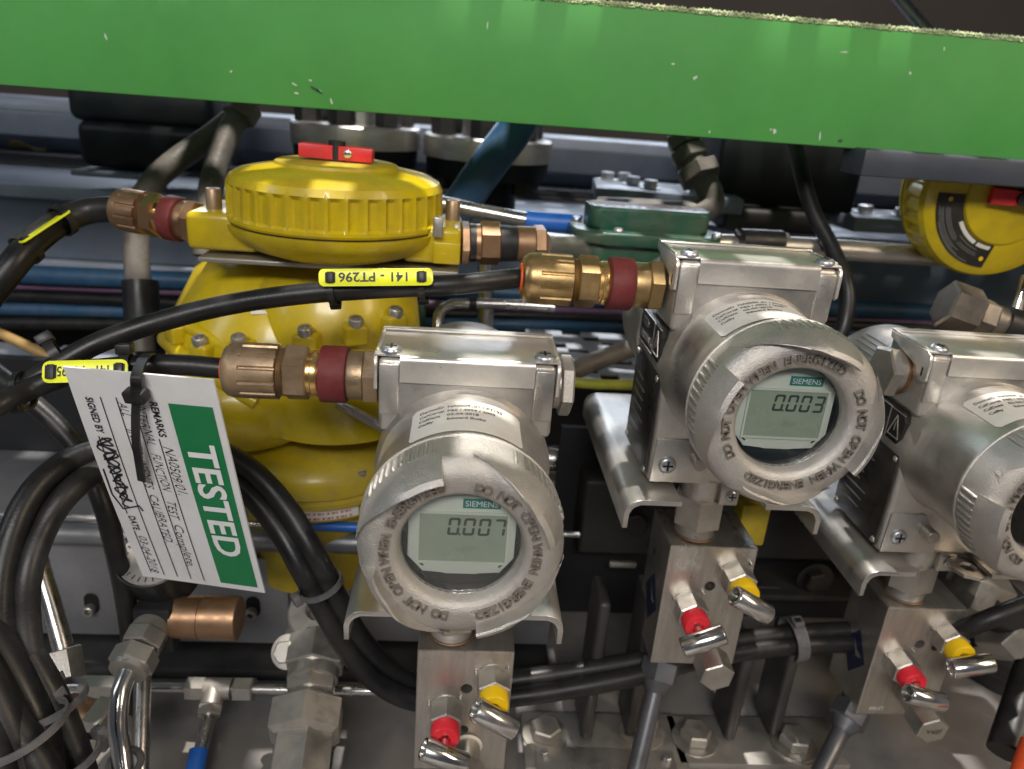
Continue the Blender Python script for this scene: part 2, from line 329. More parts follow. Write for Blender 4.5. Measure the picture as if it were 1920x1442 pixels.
# ================================================================== PRESSURE TRANSMITTERS
T1 = V(0.0056, 0.2690, H-0.1837); T2 = V(0.1601, 0.3132, H-0.1357); T3 = V(0.3189, 0.3190, H-0.1830)
YF, YR, HW = 0.0773, 0.1183, 0.0439
def pol(th, r, y=0.0): th = math.radians(th); return V(r*math.sin(th), y, r*math.cos(th))
SEGS = {'0': 'abcdef', '1': 'bc', '2': 'abged', '3': 'abgcd', '4': 'fgbc', '5': 'afgcd', '6': 'afgedc', '7': 'abc', '8': 'abcdefg', '9': 'abcdfg'}
def seg7(b, ch, x, y, w_, h, t, m):
    k = 0.10; g = t*0.22
    def q(px, py): return (x+px+k*py, y+py)
    R = {'a': (g, w_-g, h-t, h, 'h'), 'd': (g, w_-g, 0, t, 'h'), 'g': (g, w_-g, h/2-t/2, h/2+t/2, 'h'),
         'f': (0, t, h/2+g, h-g, 'v'), 'b': (w_-t, w_, h/2+g, h-g, 'v'), 'e': (0, t, g, h/2-g, 'v'), 'c': (w_-t, w_, g, h/2-g, 'v')}
    for s in SEGS[ch]:
        x0, x1, y0, y1, o = R[s]; c = t*0.45
        if o == 'h': p = [(x0+c, y0), (x1-c, y0), (x1, (y0+y1)/2), (x1-c, y1), (x0+c, y1), (x0, (y0+y1)/2)]
        else: p = [((x0+x1)/2, y0), (x1, y0+c), (x1, y1-c), ((x0+x1)/2, y1), (x0, y1-c), (x0, y0+c)]
        b.add([(*q(*a), 0) for a in p], [tuple(range(6))], m)
def slotted_head(b, m, r, h):
    b.lathe([(0, r), (h*0.55, r), (h*0.9, r*0.8), (h, r*0.5), (h, 0.00001)], m, 24)
def cross_recess(parent, m, r, h):
    b = B(); b.box(-r*0.55, r*0.55, -r*0.11, r*0.11, h*0.5, h+0.00015, 0, m); b.box(-r*0.11, r*0.11, -r*0.55, r*0.55, h*0.5, h+0.0001, 0, m)
    return b.obj('screw_recess', HOLE, parent)

def transmitter(T, label, rot, digits, sticker, sticker_a, plug_side, plate):
    g = 'field pressure transmitters along the rack'
    root = thing('pressure_transmitter', label, 'transmitter', T+V(0, 0.099, -0.121), g)
    t = Matrix.Translation(T); AY = ax(T, (0, 1, 0), (0, 0, 1))
    # housing: cylinder, upper terminal block, lower box, rear lid
    b = B(); b.lathe([(0.0262, 0.0415), (0.0262, 0.0428), (0.060, 0.0430), (0.072, 0.0437), (0.0785, 0.0455), (0.125, 0.0448), (0.142, 0.0440)], AY, 72)
    b.obj('housing_cylinder', STEEL, root, 50)
    b = B(t); b.box(-HW, HW, YF, YR+0.004, 0.020, 0.0596, 0.0028, seg=3); b.obj('terminal_block', STEEL, root)
    b = B(t); b.box(-HW+0.0005, HW-0.0005, YF+0.0005, 0.143, -0.075, 0.004, 0.0035, seg=3); b.obj('lower_housing', STEEL, root)
    b = B(); b.lathe([(0.142, 0.043), (0.143, 0.0455), (0.190, 0.0455), (0.199, 0.0442), (0.205, 0.038), (0.205, 0.0001)], AY, 72); rl = b.obj('rear_lid', STEEL_LID, root, 40)
    b = B()
    for gk in range(4):
        for k in range(9):
            a = 20+gk*90+k*5.0; b.tube([T+pol(a, 0.0456, 0.150), T+pol(a, 0.0456, 0.186)], 0.0008, 6)
    b.obj('grip_rib', STEEL_LID, rl)['kind'] = 'stuff'
    # front lid
    b = B(); b.lathe([(0.0120, 0.0262), (0.0060, 0.0268), (0.0038, 0.0280), (0.0030, 0.0294), (0.0026, 0.0310), (0.0022, 0.0360), (0.0026, 0.0385), (0.0040, 0.0415), (0.0060, 0.0436), (0.0088, 0.0448), (0.0110, 0.0450),
                      (0.0235, 0.0453), (0.0240, 0.0459), (0.0252, 0.0459), (0.0260, 0.0452), (0.0260, 0.0420)], AY, 96, cap=False)
    lid = b.obj('front_lid', STEEL_LID, root, 40)
    b = B()
    for q in range(4):                                       # raised crescents for the lid key
        n = 26; S = []
        def cone(r): return -0.0058+0.0144*max(0, (r-0.0392)/0.0062)**1.25
        for k in range(n+1):
            f = k/n; a = rot+4+90*q+73*f
            ri = 0.0451-0.0083*min(1, f*1.45)**0.9
            e = 0.0453; S.append([pol(a, ri, 0.0060), pol(a, ri+0.0002, cone(ri)+0.0009)]+[pol(a, ri+(e-ri)*j, cone(ri+(e-ri)*j)) for j in (0.12, 0.4, 0.7)]+[pol(a, e, 0.0100)])
        vs = [T+p for s_ in S for p in s_]; fs = []
        for k in range(n):
            for j in range(5): fs.append((k*6+j, k*6+j+1, k*6+6+j+1, k*6+6+j))
        fs.append(tuple(range(6))); fs.append(tuple(n*6+j for j in range(5, -1, -1)))
        b.add(vs, fs)
    b.obj('key_crescent', STEEL_LID, lid, 24)
    rib0 = None
    for gk in range(4):
        for k in range(10):
            if rib0 is None: o = rib0 = B().tube([pol(0, 0.0444, 0.0105), pol(0, 0.0452, 0.0118), pol(0, 0.0453, 0.0205), pol(0, 0.0447, 0.0222)], 0.00105, 8).obj('grip_rib', STEEL_LID, lid, 60)
            else: o = rib0.copy(); COL.objects.link(o)
            o.location = T; o.rotation_euler = (0, math.radians(rot+28+gk*90+k*5.0), 0)
    b = B()
    for st in (rot+11, rot+191):
        msg = 'DO NOT OPEN WHEN ENERGIZED'; step = 152/(len(msg)-1)
        for i, ch in enumerate(msg):
            if ch == ' ': continue
            a = math.radians(st+i*step); vs, fs = text_geo(ch, 0.0060, extr=0.0013, bold=0.00006)
            cx_ = (max(v[0] for v in vs)+min(v[0] for v in vs))/2
            fm = frame(T+V(math.sin(a), 0, math.cos(a))*0.0307+V(0, 0.0021, 0), (math.cos(a), 0, -math.sin(a)), (math.sin(a), 0, math.cos(a)))
            b.add([(v[0]-cx_, v[1], v[2]) for v in vs], fs, fm)
    b.obj('raised_lettering', LETTER, lid, 30)
    # display
    D = frame(T+V(0, 0.0185, 0), (1, 0, 0), (0, 0, 1))
    b = B(); b.lathe([(0.0, 0.0268), (0.0005, 0.0268)], D, 48); disp = b.obj('display', BLACK_RIM, root)
    b = B(); b.lathe([(0.0118, 0.0262), (0.0185, 0.0266)], AY, 48, cap=False); b.obj('display_well', BLACK_RIM, disp)
    pl = [(-0.0235, 0.0125), (-0.0235, -0.0105), (-0.0165, -0.0185), (-0.0075, -0.0185), (-0.0065, -0.0195), (0.0075, -0.0195), (0.0085, -0.0185), (0.0180, -0.0185), (0.0240, -0.0105), (0.0240, 0.0125), (0.018, 0.0192), (0.010, 0.0238), (-0.010, 0.0238), (-0.018, 0.0192)]
    b = B(); b.prism(pl, 0.0006, 0.0035, D, 0.0004); b.obj('display_plate', BEZEL, disp)
    b = B(); b.box(-0.0185, 0.0200, -0.0125, 0.0120, 0.0036, 0.0039, 0, D); lcd = b.obj('lcd_screen', LCD, disp)
    b = B()
    for x0, x1, y0, y1 in ((-0.0195, 0.021, 0.0120, 0.0130), (-0.0195, 0.021, -0.0135, -0.0125), (-0.0195, -0.0185, -0.0125, 0.012), (0.02, 0.021, -0.0125, 0.012)):
        b.box(x0, x1, y0, y1, 0.0036, 0.0046, 0, D)
    b.obj('screen_bezel', BEZEL, disp)
    b = B(); x = -0.0065; wv, hv = 0.0052, 0.0088
    for ch in digits:
        if ch == '.': b.box(x-0.0016, x-0.0006, 0.0012, 0.0022, 0.00395, 0.00405, 0, D); continue
        seg7(b, ch, x, 0.0012, wv, hv, 0.00120, D @ Matrix.Translation((0, 0, 0.00405))); x += 0.0067
    b.obj('digits', LCD_INK, lcd, smooth_=False)
    b = B(); vs, fs = text_geo('bar', 0.0052); b.add([(v[0]+0.0005, v[1]-0.0068, 0.00402) for v in vs], fs, D); b.obj('unit_text', LCD_FAINT, lcd, smooth_=False)
    b = B(); b.box(0.0000, 0.0165, 0.0148, 0.0196, 0.0036, 0.0038, 0, D); lg = b.obj('maker_badge', LOGO_GREEN, disp)
    b = B(); vs, fs = text_geo('SIEMENS', 0.0039); b.add([(v[0]+0.0009, v[1]+0.0158, 0.0039) for v in vs], fs, D); b.obj('badge_text', TAG_LETTER, lg, smooth_=False)
    b = B()
    for sx in (-1, 1): b.box(-0.0012, 0.0012, -0.0004, 0.0004, 0.0035, 0.0037, 0, D @ Matrix.Translation((sx*0.0178+0.0005, -0.0145, 0)) @ Matrix.Rotation(sx*0.7, 4, 'Z'))
    b.obj('clip_slot', INK, disp)
    b = B(); b.lathe([(0.0100, 0.0264), (0.0112, 0.0264)], AY, 48); b.obj('window_glass', GLASS, lid)
    # cover over the push buttons
    zc = 0.0606
    b = B(t); b.box(-HW-0.0018, HW+0.0018, YF+0.001, YR+0.002, zc-0.0004, zc+0.0010, 0.0006); cov = b.obj('button_cover', STEEL_COVER, root)
    b = B(t); b.box(-HW-0.0018, HW+0.0018, YR-0.002, YR+0.0035, zc+0.0010, zc+0.0024, 0.0006)
    for s in (-1, 1): b.box(min(s*HW, s*(HW+0.0018)), max(s*HW, s*(HW+0.0018)), YF+0.006, YR-0.002, zc+0.0010, zc+0.0019, 0.0004)
    b.obj('cover_rim', STEEL_COVER, cov)
    b = B(); n = 8; sec = [(YF+0.0014, zc+0.0010)] + [(YF+0.0014-0.0031*math.sin(math.radians(a)), zc+0.0010-0.0031*(1-math.cos(math.radians(a)))) for a in range(10, 91, 16)] + [(YF-0.0017, 0.0480)]
    th = 0.0013; sec2 = [(YF+0.0014, zc+0.0010-th)] + [(YF+0.0014-(0.0031-th)*math.sin(math.radians(a)), zc+0.0010-th-(0.0031-th)*(1-math.cos(math.radians(a)))) for a in range(10, 91, 16)] + [(YF-0.0017+th, 0.0480)]
    poly = [V(0, y, z) for y, z in sec+sec2[::-1]]
    for s in (0,): 
        L_ = [T+p+V(-0.0332, 0, 0) for p in poly]; R_ = [T+p+V(0.0332, 0, 0) for p in poly]; k = len(poly)
        b.add(L_+R_, [tuple(range(k)), tuple(range(2*k-1, k-1, -1))]+[(i, (i+1) % k, k+(i+1) % k, k+i) for i in range(k)])
    b.obj('cover_apron', STEEL_COVER, cov, 50)
    for s in (-1, 1):                                         # side cheeks
        fm = frame(T+V(s*(HW+0.0004), 0, 0), (0, 1, 0), (0, 0, 1))
        pg = [(YF-0.0015, 0.0440), (YF+0.0005, 0.0425), (YF+0.0060, 0.0425), (YF+0.0085, 0.0455), (YF+0.0095, 0.0500), (YR+0.002, 0.0575), (YR+0.0025, zc+0.0008), (YF+0.003, zc+0.0008), (YF-0.0005, zc-0.0015), (YF-0.0015, zc-0.005)]
        b = B(); b.prism(pg, 0 if s > 0 else -0.0018, 0.0018 if s > 0 else 0, fm, 0.0005); ck = b.obj('cover_cheek', STEEL_COVER, cov)
        b = B(); b.box(YF+0.0025, YF+0.0045, 0.0455, 0.0515, -0.0021, 0.0021, 0.0008, fm); b.obj('cheek_slot', HOLE, ck)
    for s in (-1, 1):
        b = B(t); b.box(s*0.0385-0.0050, s*0.0385+0.0050, YF-0.0010, YF+0.0040, 0.030, zc-0.0035, 0.0010); b.obj('screw_lug', STEEL, root)
        m = ax(T+V(s*0.0380, YF+0.0055, zc+0.0008), (0, -0.08, 1)); b = B(); slotted_head(b, m, 0.0050, 0.0032); sc = b.obj('cover_screw', SCREW_ZINC, cov, 50)
        cross_recess(sc, m, 0.0050, 0.0032)
    # calibration sticker bent round the cylinder
    a0, a1 = sticker_a; rs = 0.0436
    def cyl(u, v, dr=0.0): a = u/rs; r = 0.0430+0.0006*max(0, (v-0.058)/0.014)+dr; return T+V(r*math.sin(a), v, r*math.cos(a))
    u0, u1 = math.radians(a0)*rs, math.radians(a1)*rs; b = B(); n = 28; rows = [0.0335, 0.036, 0.045, 0.055, 0.064, 0.0665]
    vs = []
    for v in rows:
        ins = 0.0018 if v in (rows[0], rows[-1]) else 0
        for k in range(n+1): vs.append(cyl(u0+ins+(u1-u0-2*ins)*k/n, v, 0.00025))
    b.add(vs, [(j*(n+1)+k, j*(n+1)+k+1, (j+1)*(n+1)+k+1, (j+1)*(n+1)+k) for j in range(len(rows)-1) for k in range(n)])
    stk = b.obj('calibration_sticker', PAPER, root, 60)
    b = B()
    for i, (l, r) in enumerate(sticker):
        for s_, ux in ((l, u0+0.0042), (r, u0+0.0182)):
            vs, fs = text_geo(s_, 0.0033, bold=0.00007); b.add([cyl(ux+v[0]*0.98, 0.0598-i*0.0046+v[1], 0.0004) for v in vs], fs)
    b.obj('sticker_text', INK, stk, smooth_=False)
    # earth screw plate, set screw
    b = B(t); b.prism([(-0.0425, -0.0735), (-0.006, -0.0735), (-0.010, -0.058), (-0.019, -0.0455), (-0.0415, -0.0455)], 0, 0.0016, frame(V(0, YF+0.0006, 0), (1, 0, 0), (0, 0, 1)), 0.0004); b.obj('earth_plate', STEEL, root)
    m = ax(T+V(-0.0335, YF-0.0008, -0.0615), (0, -1, 0)); b = B(); slotted_head(b, m, 0.0052, 0.0030); sc = b.obj('earth_screw', SCREW_ZINC, root, 50); cross_recess(sc, m, 0.0058, 0.0030)
    b = B(); m = ax(T+V(-0.0165, YF+0.004, -0.0565), (0, -1, 0)); b.lathe([(0, 0.0042), (0.014, 0.0042), (0.0145, 0.0037)], m, 24); b.lathe([(0.0146, 0.0019), (0.01465, 0.0001)], m, 6, cap=False); sc = b.obj('lid_lock_screw', FITTING, root)
    # side plates with rivets
    S = frame(T+V(-HW-0.0001, 0, 0), (0, -1, 0), (0, 0, 1))     # local z points out of the left side
    if plate:
        b = B(); b.box(-0.138, -0.0805, -0.0715, -0.0075, 0, 0.0010, 0.0004, S); np_ = b.obj('nameplate', PLATE_BLACK, root); np_['label'] = 'black nameplate riveted to the side'
        for y, z in ((-0.135, -0.0685), (-0.0835, -0.0685), (-0.135, -0.0105), (-0.0835, -0.0105)): B().sphere((y, z, 0.0010), 0.0021, 1, 1, 0.6, S, 12, 8).obj('rivet', STAINLESS, np_)
        b = B()
        for k in range(7): b.box(-0.131, -0.131+0.030*random.uniform(0.5, 1), -0.060+k*0.0062, -0.0588+k*0.0062, 0.0010, 0.0011, 0, S)
        b.obj('plate_print', INK_GREY, np_)
        b = B(); b.prism([(-0.132, -0.0015), (-0.086, -0.0015), (-0.0815, 0.004), (-0.0815, 0.0145), (-0.086, 0.0195), (-0.132, 0.0195)], -0.002, 0.0024, S, 0.0003); tp = b.obj('terminal_plate', PLATE_BLACK, root)
        b = B()
        for s_, y, z, h in (('FIELD', -0.127, 0.0105, 0.0068), ('TERMINALS', -0.130, 0.0020, 0.0064)):
            vs, fs = text_geo(s_, h, extr=0.0002); b.add([(y+v[0]*0.88, z+v[1], v[2]+0.0026) for v in vs], fs, S)
        for p, q in (((-0.0965, 0.002), (-0.0845, 0.002)), ((-0.0845, 0.002), (-0.0905, 0.016)), ((-0.0905, 0.016), (-0.0965, 0.002)), ((-0.0905, 0.006), (-0.0905, 0.0115)), ((-0.0985, -0.0005), (-0.0985, 0.0185)), ((-0.0985, 0.0185), (-0.0825, 0.0185)), ((-0.133, -0.0008), (-0.0985, -0.0008)), ((-0.133, 0.0188), (-0.0985, 0.0188))):
            b.tube([S @ V(*p, 0.0026), S @ V(*q, 0.0026)], 0.00035, 6)
        b.obj('terminal_lettering', STAINLESS, tp)
    # neck with hex and thread into the block
    m = ax(T+V(-0.001, 0.099, -0.1215), (0, 0, 1)); b = B()
    b.lathe([(0.030, 0.0125), (0.047, 0.0135)], m, 40); neck = b.obj('neck', STEEL, root)
    b = B(); b.hexa(0.0085, 0.030, 0.0160, m, 0.25, 0.001); b.obj('neck_hex', FITTING, neck)
    b = B()
    prof = []
    for k in range(6): prof += [(0.0012+k*0.0013, 0.0118), (0.0012+k*0.0013+0.00065, 0.0127)]
    b.lathe(prof, m, 36); b.obj('neck_thread', STAINLESS, neck, 20)
    b = B(); m2 = ax(T+V(0.012, 0.086, -0.0855), (0, -1, 0)); b.box(-0.006, 0.006, -0.0075, 0.0075, -0.012, 0.001, 0.001, m2); lu = b.obj('neck_lug', STEEL, neck)
    b = B(); m2 = ax(T+V(0.013, 0.085, -0.086), (0, -1, 0)); slotted_head(b, m2, 0.0036, 0.002); sc = b.obj('lug_screw', SCREW_ZINC, neck); cross_recess(sc, m2, 0.0042, 0.002)
    b = B(); b.box(0.0146, 0.0150, -0.0052, 0.0052, 0.0150, 0.0270, 0, ax(T+V(-0.001, 0.099, -0.1215), (0, 0, 1)) @ Matrix.Rotation(math.radians(-60), 4, 'Z')); ns = b.obj('neck_label', PAPER, neck)
    # blanking plug
    if plug_side:
        s = plug_side; m = ax(T+V(s*HW, 0.105, 0.0395), (s, 0, 0))
        b = B(); b.lathe([(0.0, 0.0142), (0.0020, 0.0142)], m, 40); pg_ = b.obj('plug_seal', COPPER if s < 0 else RED_RUBBER, root)
        b = B(); b.lathe([(0.0020, 0.0128), (0.0060, 0.0128)], m, 40); b.hexa(0.0055, 0.0125, 0.0165, m, 0.2, 0.0015); b.obj('blanking_plug', FITTING, root, 28)
    return root
ST1 = [('DeviceID', 'NA0509_01 / PT195'), ('CalCert#', 'F&S / 4994 / 2005'), ('CalDate', '03-04-2018'), ('CalBy', 'Edward Busby')]
ST2 = [('DeviceID', 'NA0509_01 / PT296'), ('CalCert#', 'F&S / 4993 / 2005'), ('CalDate', '03-04-2018'), ('CalBy', 'Edward Busby')]
ST3 = [('DeviceID', 'NA0509_01 / PT297'), ('CalCert#', 'F&S / 4992 / 2005'), ('CalDate', '03-04-2018'), ('CalBy', 'Edward Busby')]
transmitter(T1, 'steel pressure transmitter reading 0.007, beside the hanging TESTED tag', 0, '0.007', ST1, (-36, 37), 1, False)
transmitter(T2, 'steel pressure transmitter reading 0.003 in a cracked green light, on the raised middle bracket'.replace(' in a cracked green light', ''), 48, '0.003', ST2, (-44, 30), 0, True)
transmitter(T3, 'steel pressure transmitter with a hex plug instead of a cable gland', 22, '0.005', ST3, (-38, 33), -1, True)

def cut(o, cutters):
    for bb in cutters:
        c = bb.obj('cutter', HOLE); md = o.modifiers.new('b', 'BOOLEAN'); md.operation = 'DIFFERENCE'; md.solver = 'EXACT'; md.object = c
        bpy.context.view_layer.update()
        me = bpy.data.meshes.new_from_object(o.evaluated_get(bpy.context.evaluated_depsgraph_get()))
        o.modifiers.clear(); old = o.data; o.data = me; bpy.data.meshes.remove(old); cm = c.data; bpy.data.objects.remove(c); bpy.data.meshes.remove(cm)
# ---- brackets
def bracket(T, label):
    fm = frame(T, (1, 0, 0), (0, 0, 1)); th, r = 0.0030, 0.0095
    x, zt, zb = 0.0592, -0.0772, -0.0960
    def path(o):
        p = [(-x+o, zb)]
        for k in range(6): a = math.radians(180-18*k); p.append((-x+r+(r-o)*math.cos(a), zt-r+(r-o)*math.sin(a)))
        for k in range(6): a = math.radians(90-18*k); p.append((x-r+(r-o)*math.cos(a), zt-r+(r-o)*math.sin(a)))
        p.append((x-o, zb)); return p
    o = B().prism(path(0)+path(th)[::-1], -0.226, -0.060, fm, 0.0004).obj('mounting_bracket', STAINLESS, None, 40)
    cut(o, [B().box(T.x-0.026, T.x+0.024, T.y+0.03, T.y+0.128, T.z-0.09, T.z-0.06)])
    o.data.polygons.foreach_set('use_smooth', [True]*len(o.data.polygons)); o.data.set_sharp_from_angle(angle=math.radians(35))
    return tag(o, label, 'bracket', 'channel brackets under the transmitters')
bracket(T1, 'bent steel channel bracket beside the two looping cables')
bracket(T2, 'bent steel channel bracket set higher, under the middle transmitter')
bracket(T3, 'bent steel channel bracket under the plugged transmitter')

# ---- two-valve manifolds
def valve(root, T, x, z, cap, ang, hy):
    m = ax(T+V(x, 0.0825, z), (0, -1, 0)); b = B(); b.lathe([(-0.0005, 0.0116), (0.0006, 0.0116)], m, 32); b.hexa(0, 0.0135, 0.0106, m, 0.5, 0.0010); v = b.obj('valve', FITTING, root, 25)
    b = B(); b.lathe([(0.0128, 0.0076), (0.0135, 0.0085), (0.0212, 0.0085), (0.0222, 0.0077), (0.0222, 0.0036), (0.0205, 0.0030)], m, 32); b.obj('valve_cap', cap, v, 40)
    L_ = 0.0825-hy; b = B(); b.lathe([(0.017, 0.0023), (L_, 0.0023)], m, 16); b.obj('valve_stem', CHROME, v)
    a = math.radians(ang); d = V(math.cos(a), 0, math.sin(a)); c = T+V(x, hy, z); m2 = ax(c-d*0.0138, d)
    b = B(); b.lathe([(0.006, 0.0001), (0.006, 0.0030), (0.0004, 0.0043), (0.0, 0.0050), (0.0004, 0.0060), (0.0010, 0.0064), (0.0266, 0.0064), (0.0272, 0.0060), (0.0276, 0.0050), (0.0272, 0.0043), (0.0216, 0.0030), (0.0216, 0.0001)], m2, 36, cap=False); b.obj('tee_handle', CHROME, v, 40)
    b = B(); b.lathe([(0.0, 0.0010), (0.0035, 0.0010)], ax(T+V(x-0.0105, 0.0825, z+0.0062), (0, -1, 0)), 10); b.lathe([(0.0, 0.0010), (0.003, 0.0010)], ax(T+V(x+0.0085, 0.0825, z+0.0102), (0, -1, 0)), 10); b.obj('lock_pin', FITTING, v)
def manifold(T, label, ay, ar, holes, plug_txt, tape):
    root = thing('valve_manifold', label, 'valve manifold', T+V(0.008, 0.10, -0.2145), 'two-valve manifold blocks')
    b = B(Matrix.Translation(T)); b.box(-0.0205, 0.0365, 0.0825, 0.127, -0.2145, -0.1215, 0.0008, seg=2); o = b.obj('manifold_block', BRUSHED, root)
    cs = []
    for x, z, r in holes: cs.append(B().lathe([(-0.004, r), (0.016, r)], ax(T+V(x, 0.0825, z), (0, 1, 0)), 20))
    cut(o, cs); o.data.polygons.foreach_set('use_smooth', [False]*len(o.data.polygons))
    valve(root, T, 0.0250, -0.1425, YELLOW_CAP, ay, 0.0525); valve(root, T, -0.0020, -0.1665, RED_CAP, ar, 0.0485)
    m = ax(T+V(0.0120, 0.0825, -0.1935), (0.0, -1, -0.06)); b = B(); b.lathe([(0, 0.0080), (0.014, 0.0080), (0.016, 0.0090)], m, 28); b.hexa(0.016, 0.034, 0.0112, m, 0.4, 0.0010); pg_ = b.obj('plug', FITTING, root, 28)
    if tape: b = B(); b.torus(0.0085, 0.0011, ax(T+V(0.012, 0.0812, -0.1935), (0, -1, -0.06)), 24, 6); b.obj('thread_tape', TAPE, pg_)
    if plug_txt:
        b = B(); vs, fs = text_geo(plug_txt, 0.0048); w_ = text_w(plug_txt, 0.0048); fm = m @ Matrix.Translation((0, 0, 0.0342)) @ Matrix.Rotation(math.pi, 4, 'Z'); b.add([(v[0]-w_/2, v[1]-0.0018, 0) for v in vs], fs, fm); b.obj('plug_stamp', DARK_STEEL, pg_, smooth_=False)
    b = B(); b.lathe([(0, 0.0001), (0.0006, 0.0128), (0.0010, 0.0136), (0.0015, 0.0130), (0.0013, 0.0112)], ax(T+V(-0.001, 0.099, -0.1216), (0, 0, 1)), 40, cap=False); b.obj('sealing_washer', COPPER, root)
    fm = frame(T+V(-0.0162, 0.0824, -0.1535), (1, 0, 0), (0, 0, 1))
    if plug_txt:
        vs, fs = text_geo('INLET', 0.0042); b = B(); b.add([(v[0]+0.004, v[1]-0.0565, 0.0001) for v in vs], fs, fm); b.obj('etched_text', PAPER, root, smooth_=False)
    # maker's diamond on the left side
    S = frame(T+V(-0.0206, 0.104, -0.176), (0, -1, 0), (0, 0, 1)); b = B(); b.add([(-0.015, 0, 0), (0, -0.019, 0), (0.015, 0, 0), (0, 0.019, 0)], [(0, 1, 2, 3)], S @ Matrix.Translation((0, 0, 0.0001))); lg = b.obj('maker_diamond', LOGO_BLUE, root, smooth_=False)
    b = B(); b.add([(-0.004, 0.010, 0.0003), (0.003, -0.002, 0.0003), (0.010, 0.0015, 0.0003), (0.003, 0.004, 0.0003)], [(0, 1, 2, 3)], S); b.obj('diamond_mark', INK_GREY, lg, smooth_=False)
    return root
H1 = [(0.0095, -0.1495, 0.0036), (0.0090, -0.1815, 0.0033)]
H2 = [(0.0098, -0.1512, 0.0036), (0.0335, -0.1330, 0.0014)]
manifold(T1, 'two-valve block under the transmitter reading 0.007, white tape on its plug', -32, -26, H1, None, True)
manifold(T2, 'two-valve block under the transmitter reading 0.003', -30, 26, H2, None, True)
manifold(T3, 'two-valve block with INLET lettering under the plugged transmitter', 12, -16, H2, 'JZRA', False)

# ---- impulse tubes below the manifolds
def impulse(T, x, end, label):
    root = thing('impulse_tube', label, 'tube', Vector((end[0], end[1], 0)), 'impulse tubes below the manifolds'); top = T+V(x, 0.104, -0.2150)
    d = (Vector(end)-top).normalized(); m = ax(top, d)
    b = B(); b.hexa(0.0, 0.010, 0.0125, m, 0.3); b.hexa(0.0115, 0.026, 0.0135, m, 0.6); b.lathe([(0.026, 0.011), (0.034, 0.0068)], m, 24); b.obj('compression_nut', DARK_TUBE, root, 28)
    b = B(); b.tube([top+d*0.028, Vector(end)], 0.0062, 16); b.obj('tube', DARK_TUBE, root)
impulse(T2, -0.004, onZ(1172, 1530, 0.002), 'grey tube running down from the middle two-valve block')
impulse(T3, -0.006, onZ(1500, 1520, 0.002), 'grey tube running down from the INLET two-valve block')

# ---- cable glands
def gland(name, base, d, label, k=1.0, seal=True, mtl=None, kr=1.0):
    mtl = mtl or BRASS; m = ax(base, d) @ Matrix.Diagonal((kr, kr, k, 1)); root = thing(name, label, 'cable gland', base, 'brass cable glands')
    b = B(); b.hexa(0.0, 0.008, 0.0152, m, 0.3, 0.0008); b.lathe([(0.008, 0.0126), (0.0085, 0.0130), (0.0155, 0.0130), (0.0164, 0.0126)], m, 40); b.obj('adaptor', mtl, root, 30)
    b = B(); b.lathe([(0.0164, 0.0128), (0.0170, 0.0148), (0.0178, 0.0151), (0.0295, 0.0151), (0.0303, 0.0148), (0.0309, 0.0128)], m, 44); b.obj('earth_ring', RED_RUBBER, root, 40)
    b = B(); b.lathe([(0.0309, 0.0120), (0.0320, 0.0126), (0.0345, 0.0126), (0.0350, 0.0121), (0.0370, 0.0121)], m, 44); b.obj('bright_collar', BRASS_SHINY, root, 30)
    b = B(); b.hexa(0.037, 0.0487, 0.0152, m, 0.55, 0.0012); b.obj('hex_body', mtl, root, 28)
    b = B(); pr = []
    for i in range(3): pr += [(0.0487+i*0.0012, 0.0120), (0.0487+i*0.0012+0.0006, 0.0129)]
    b.lathe(pr, m, 40); b.obj('thread', mtl, root, 20)
    b = B(); b.lathe([(0.0520, 0.0135), (0.0524, 0.0147), (0.0530, 0.0147), (0.0700, 0.0147), (0.0704, 0.0146), (0.0750, 0.0144), (0.0775, 0.0137), (0.0793, 0.0122), (0.0800, 0.0105), (0.0803, 0.0070)], m, 120, fn=lambda i, a, r: r-(0.0010 if (1 <= i <= 3 and (a*13/(2*math.pi)) % 1 > 0.78) else 0)); cp = b.obj('ribbed_cap', mtl, root, 25)
    if seal: b = B(); b.lathe([(0.0800, 0.0082), (0.0812, 0.0078), (0.0816, 0.0056)], m, 32); b.obj('seal', ORANGE, cp)
    return root
G1 = T1+V(-0.0458, 0.105, 0.0395); G2 = T2+V(-0.0458, 0.105, 0.0385)
gland('cable_gland', G1, (-1, 0, -0.004), 'dull brass gland with red ring on the transmitter reading 0.007')
gland('cable_gland', G2, (-1, -0.02, 0.01), 'golden brass gland with red ring on the transmitter reading 0.003', mtl=BRASS_GOLD)

# ================================================================== GREEN BEAM
yb = 0.56; gz0 = onY(960, 231, yb).z; gz1 = onY(1500, 39, yb).z
beam = thing('green_beam', 'bright green painted beam with gritty top edge spanning above the instruments', 'beam', V(0, yb+0.03, gz0))
B().box(-0.8, 1.1, yb, yb+0.065, gz0, gz1, 0.0012, seg=2).obj('beam_body', GREEN_PAINT, beam)
b = B(); rnd = random.Random(5)
for k in range(9000):
    x = rnd.uniform(-0.2, 0.75); s = rnd.uniform(0.0007, 0.0017); y = yb+(rnd.uniform(-0.0005, 0.0008) if k % 3 else abs(rnd.gauss(0, 0.006))); z = gz1+rnd.uniform(-0.0012, 0.0014)
    j = [rnd.uniform(0.6, 1.4) for _ in range(6)]
    b.add([(x-s*j[0], y, z), (x+s*j[1], y, z), (x, y-s*j[2], z), (x, y+s*j[3], z), (x, y, z+s*j[4]), (x, y, z-s*0.5)], [(0, 2, 4), (2, 1, 4), (1, 3, 4), (3, 0, 4), (2, 0, 5), (1, 2, 5), (3, 1, 5), (0, 3, 5)])
gr = b.obj('grit_coating', GRIT, beam, smooth_=False); gr['kind'] = 'stuff'
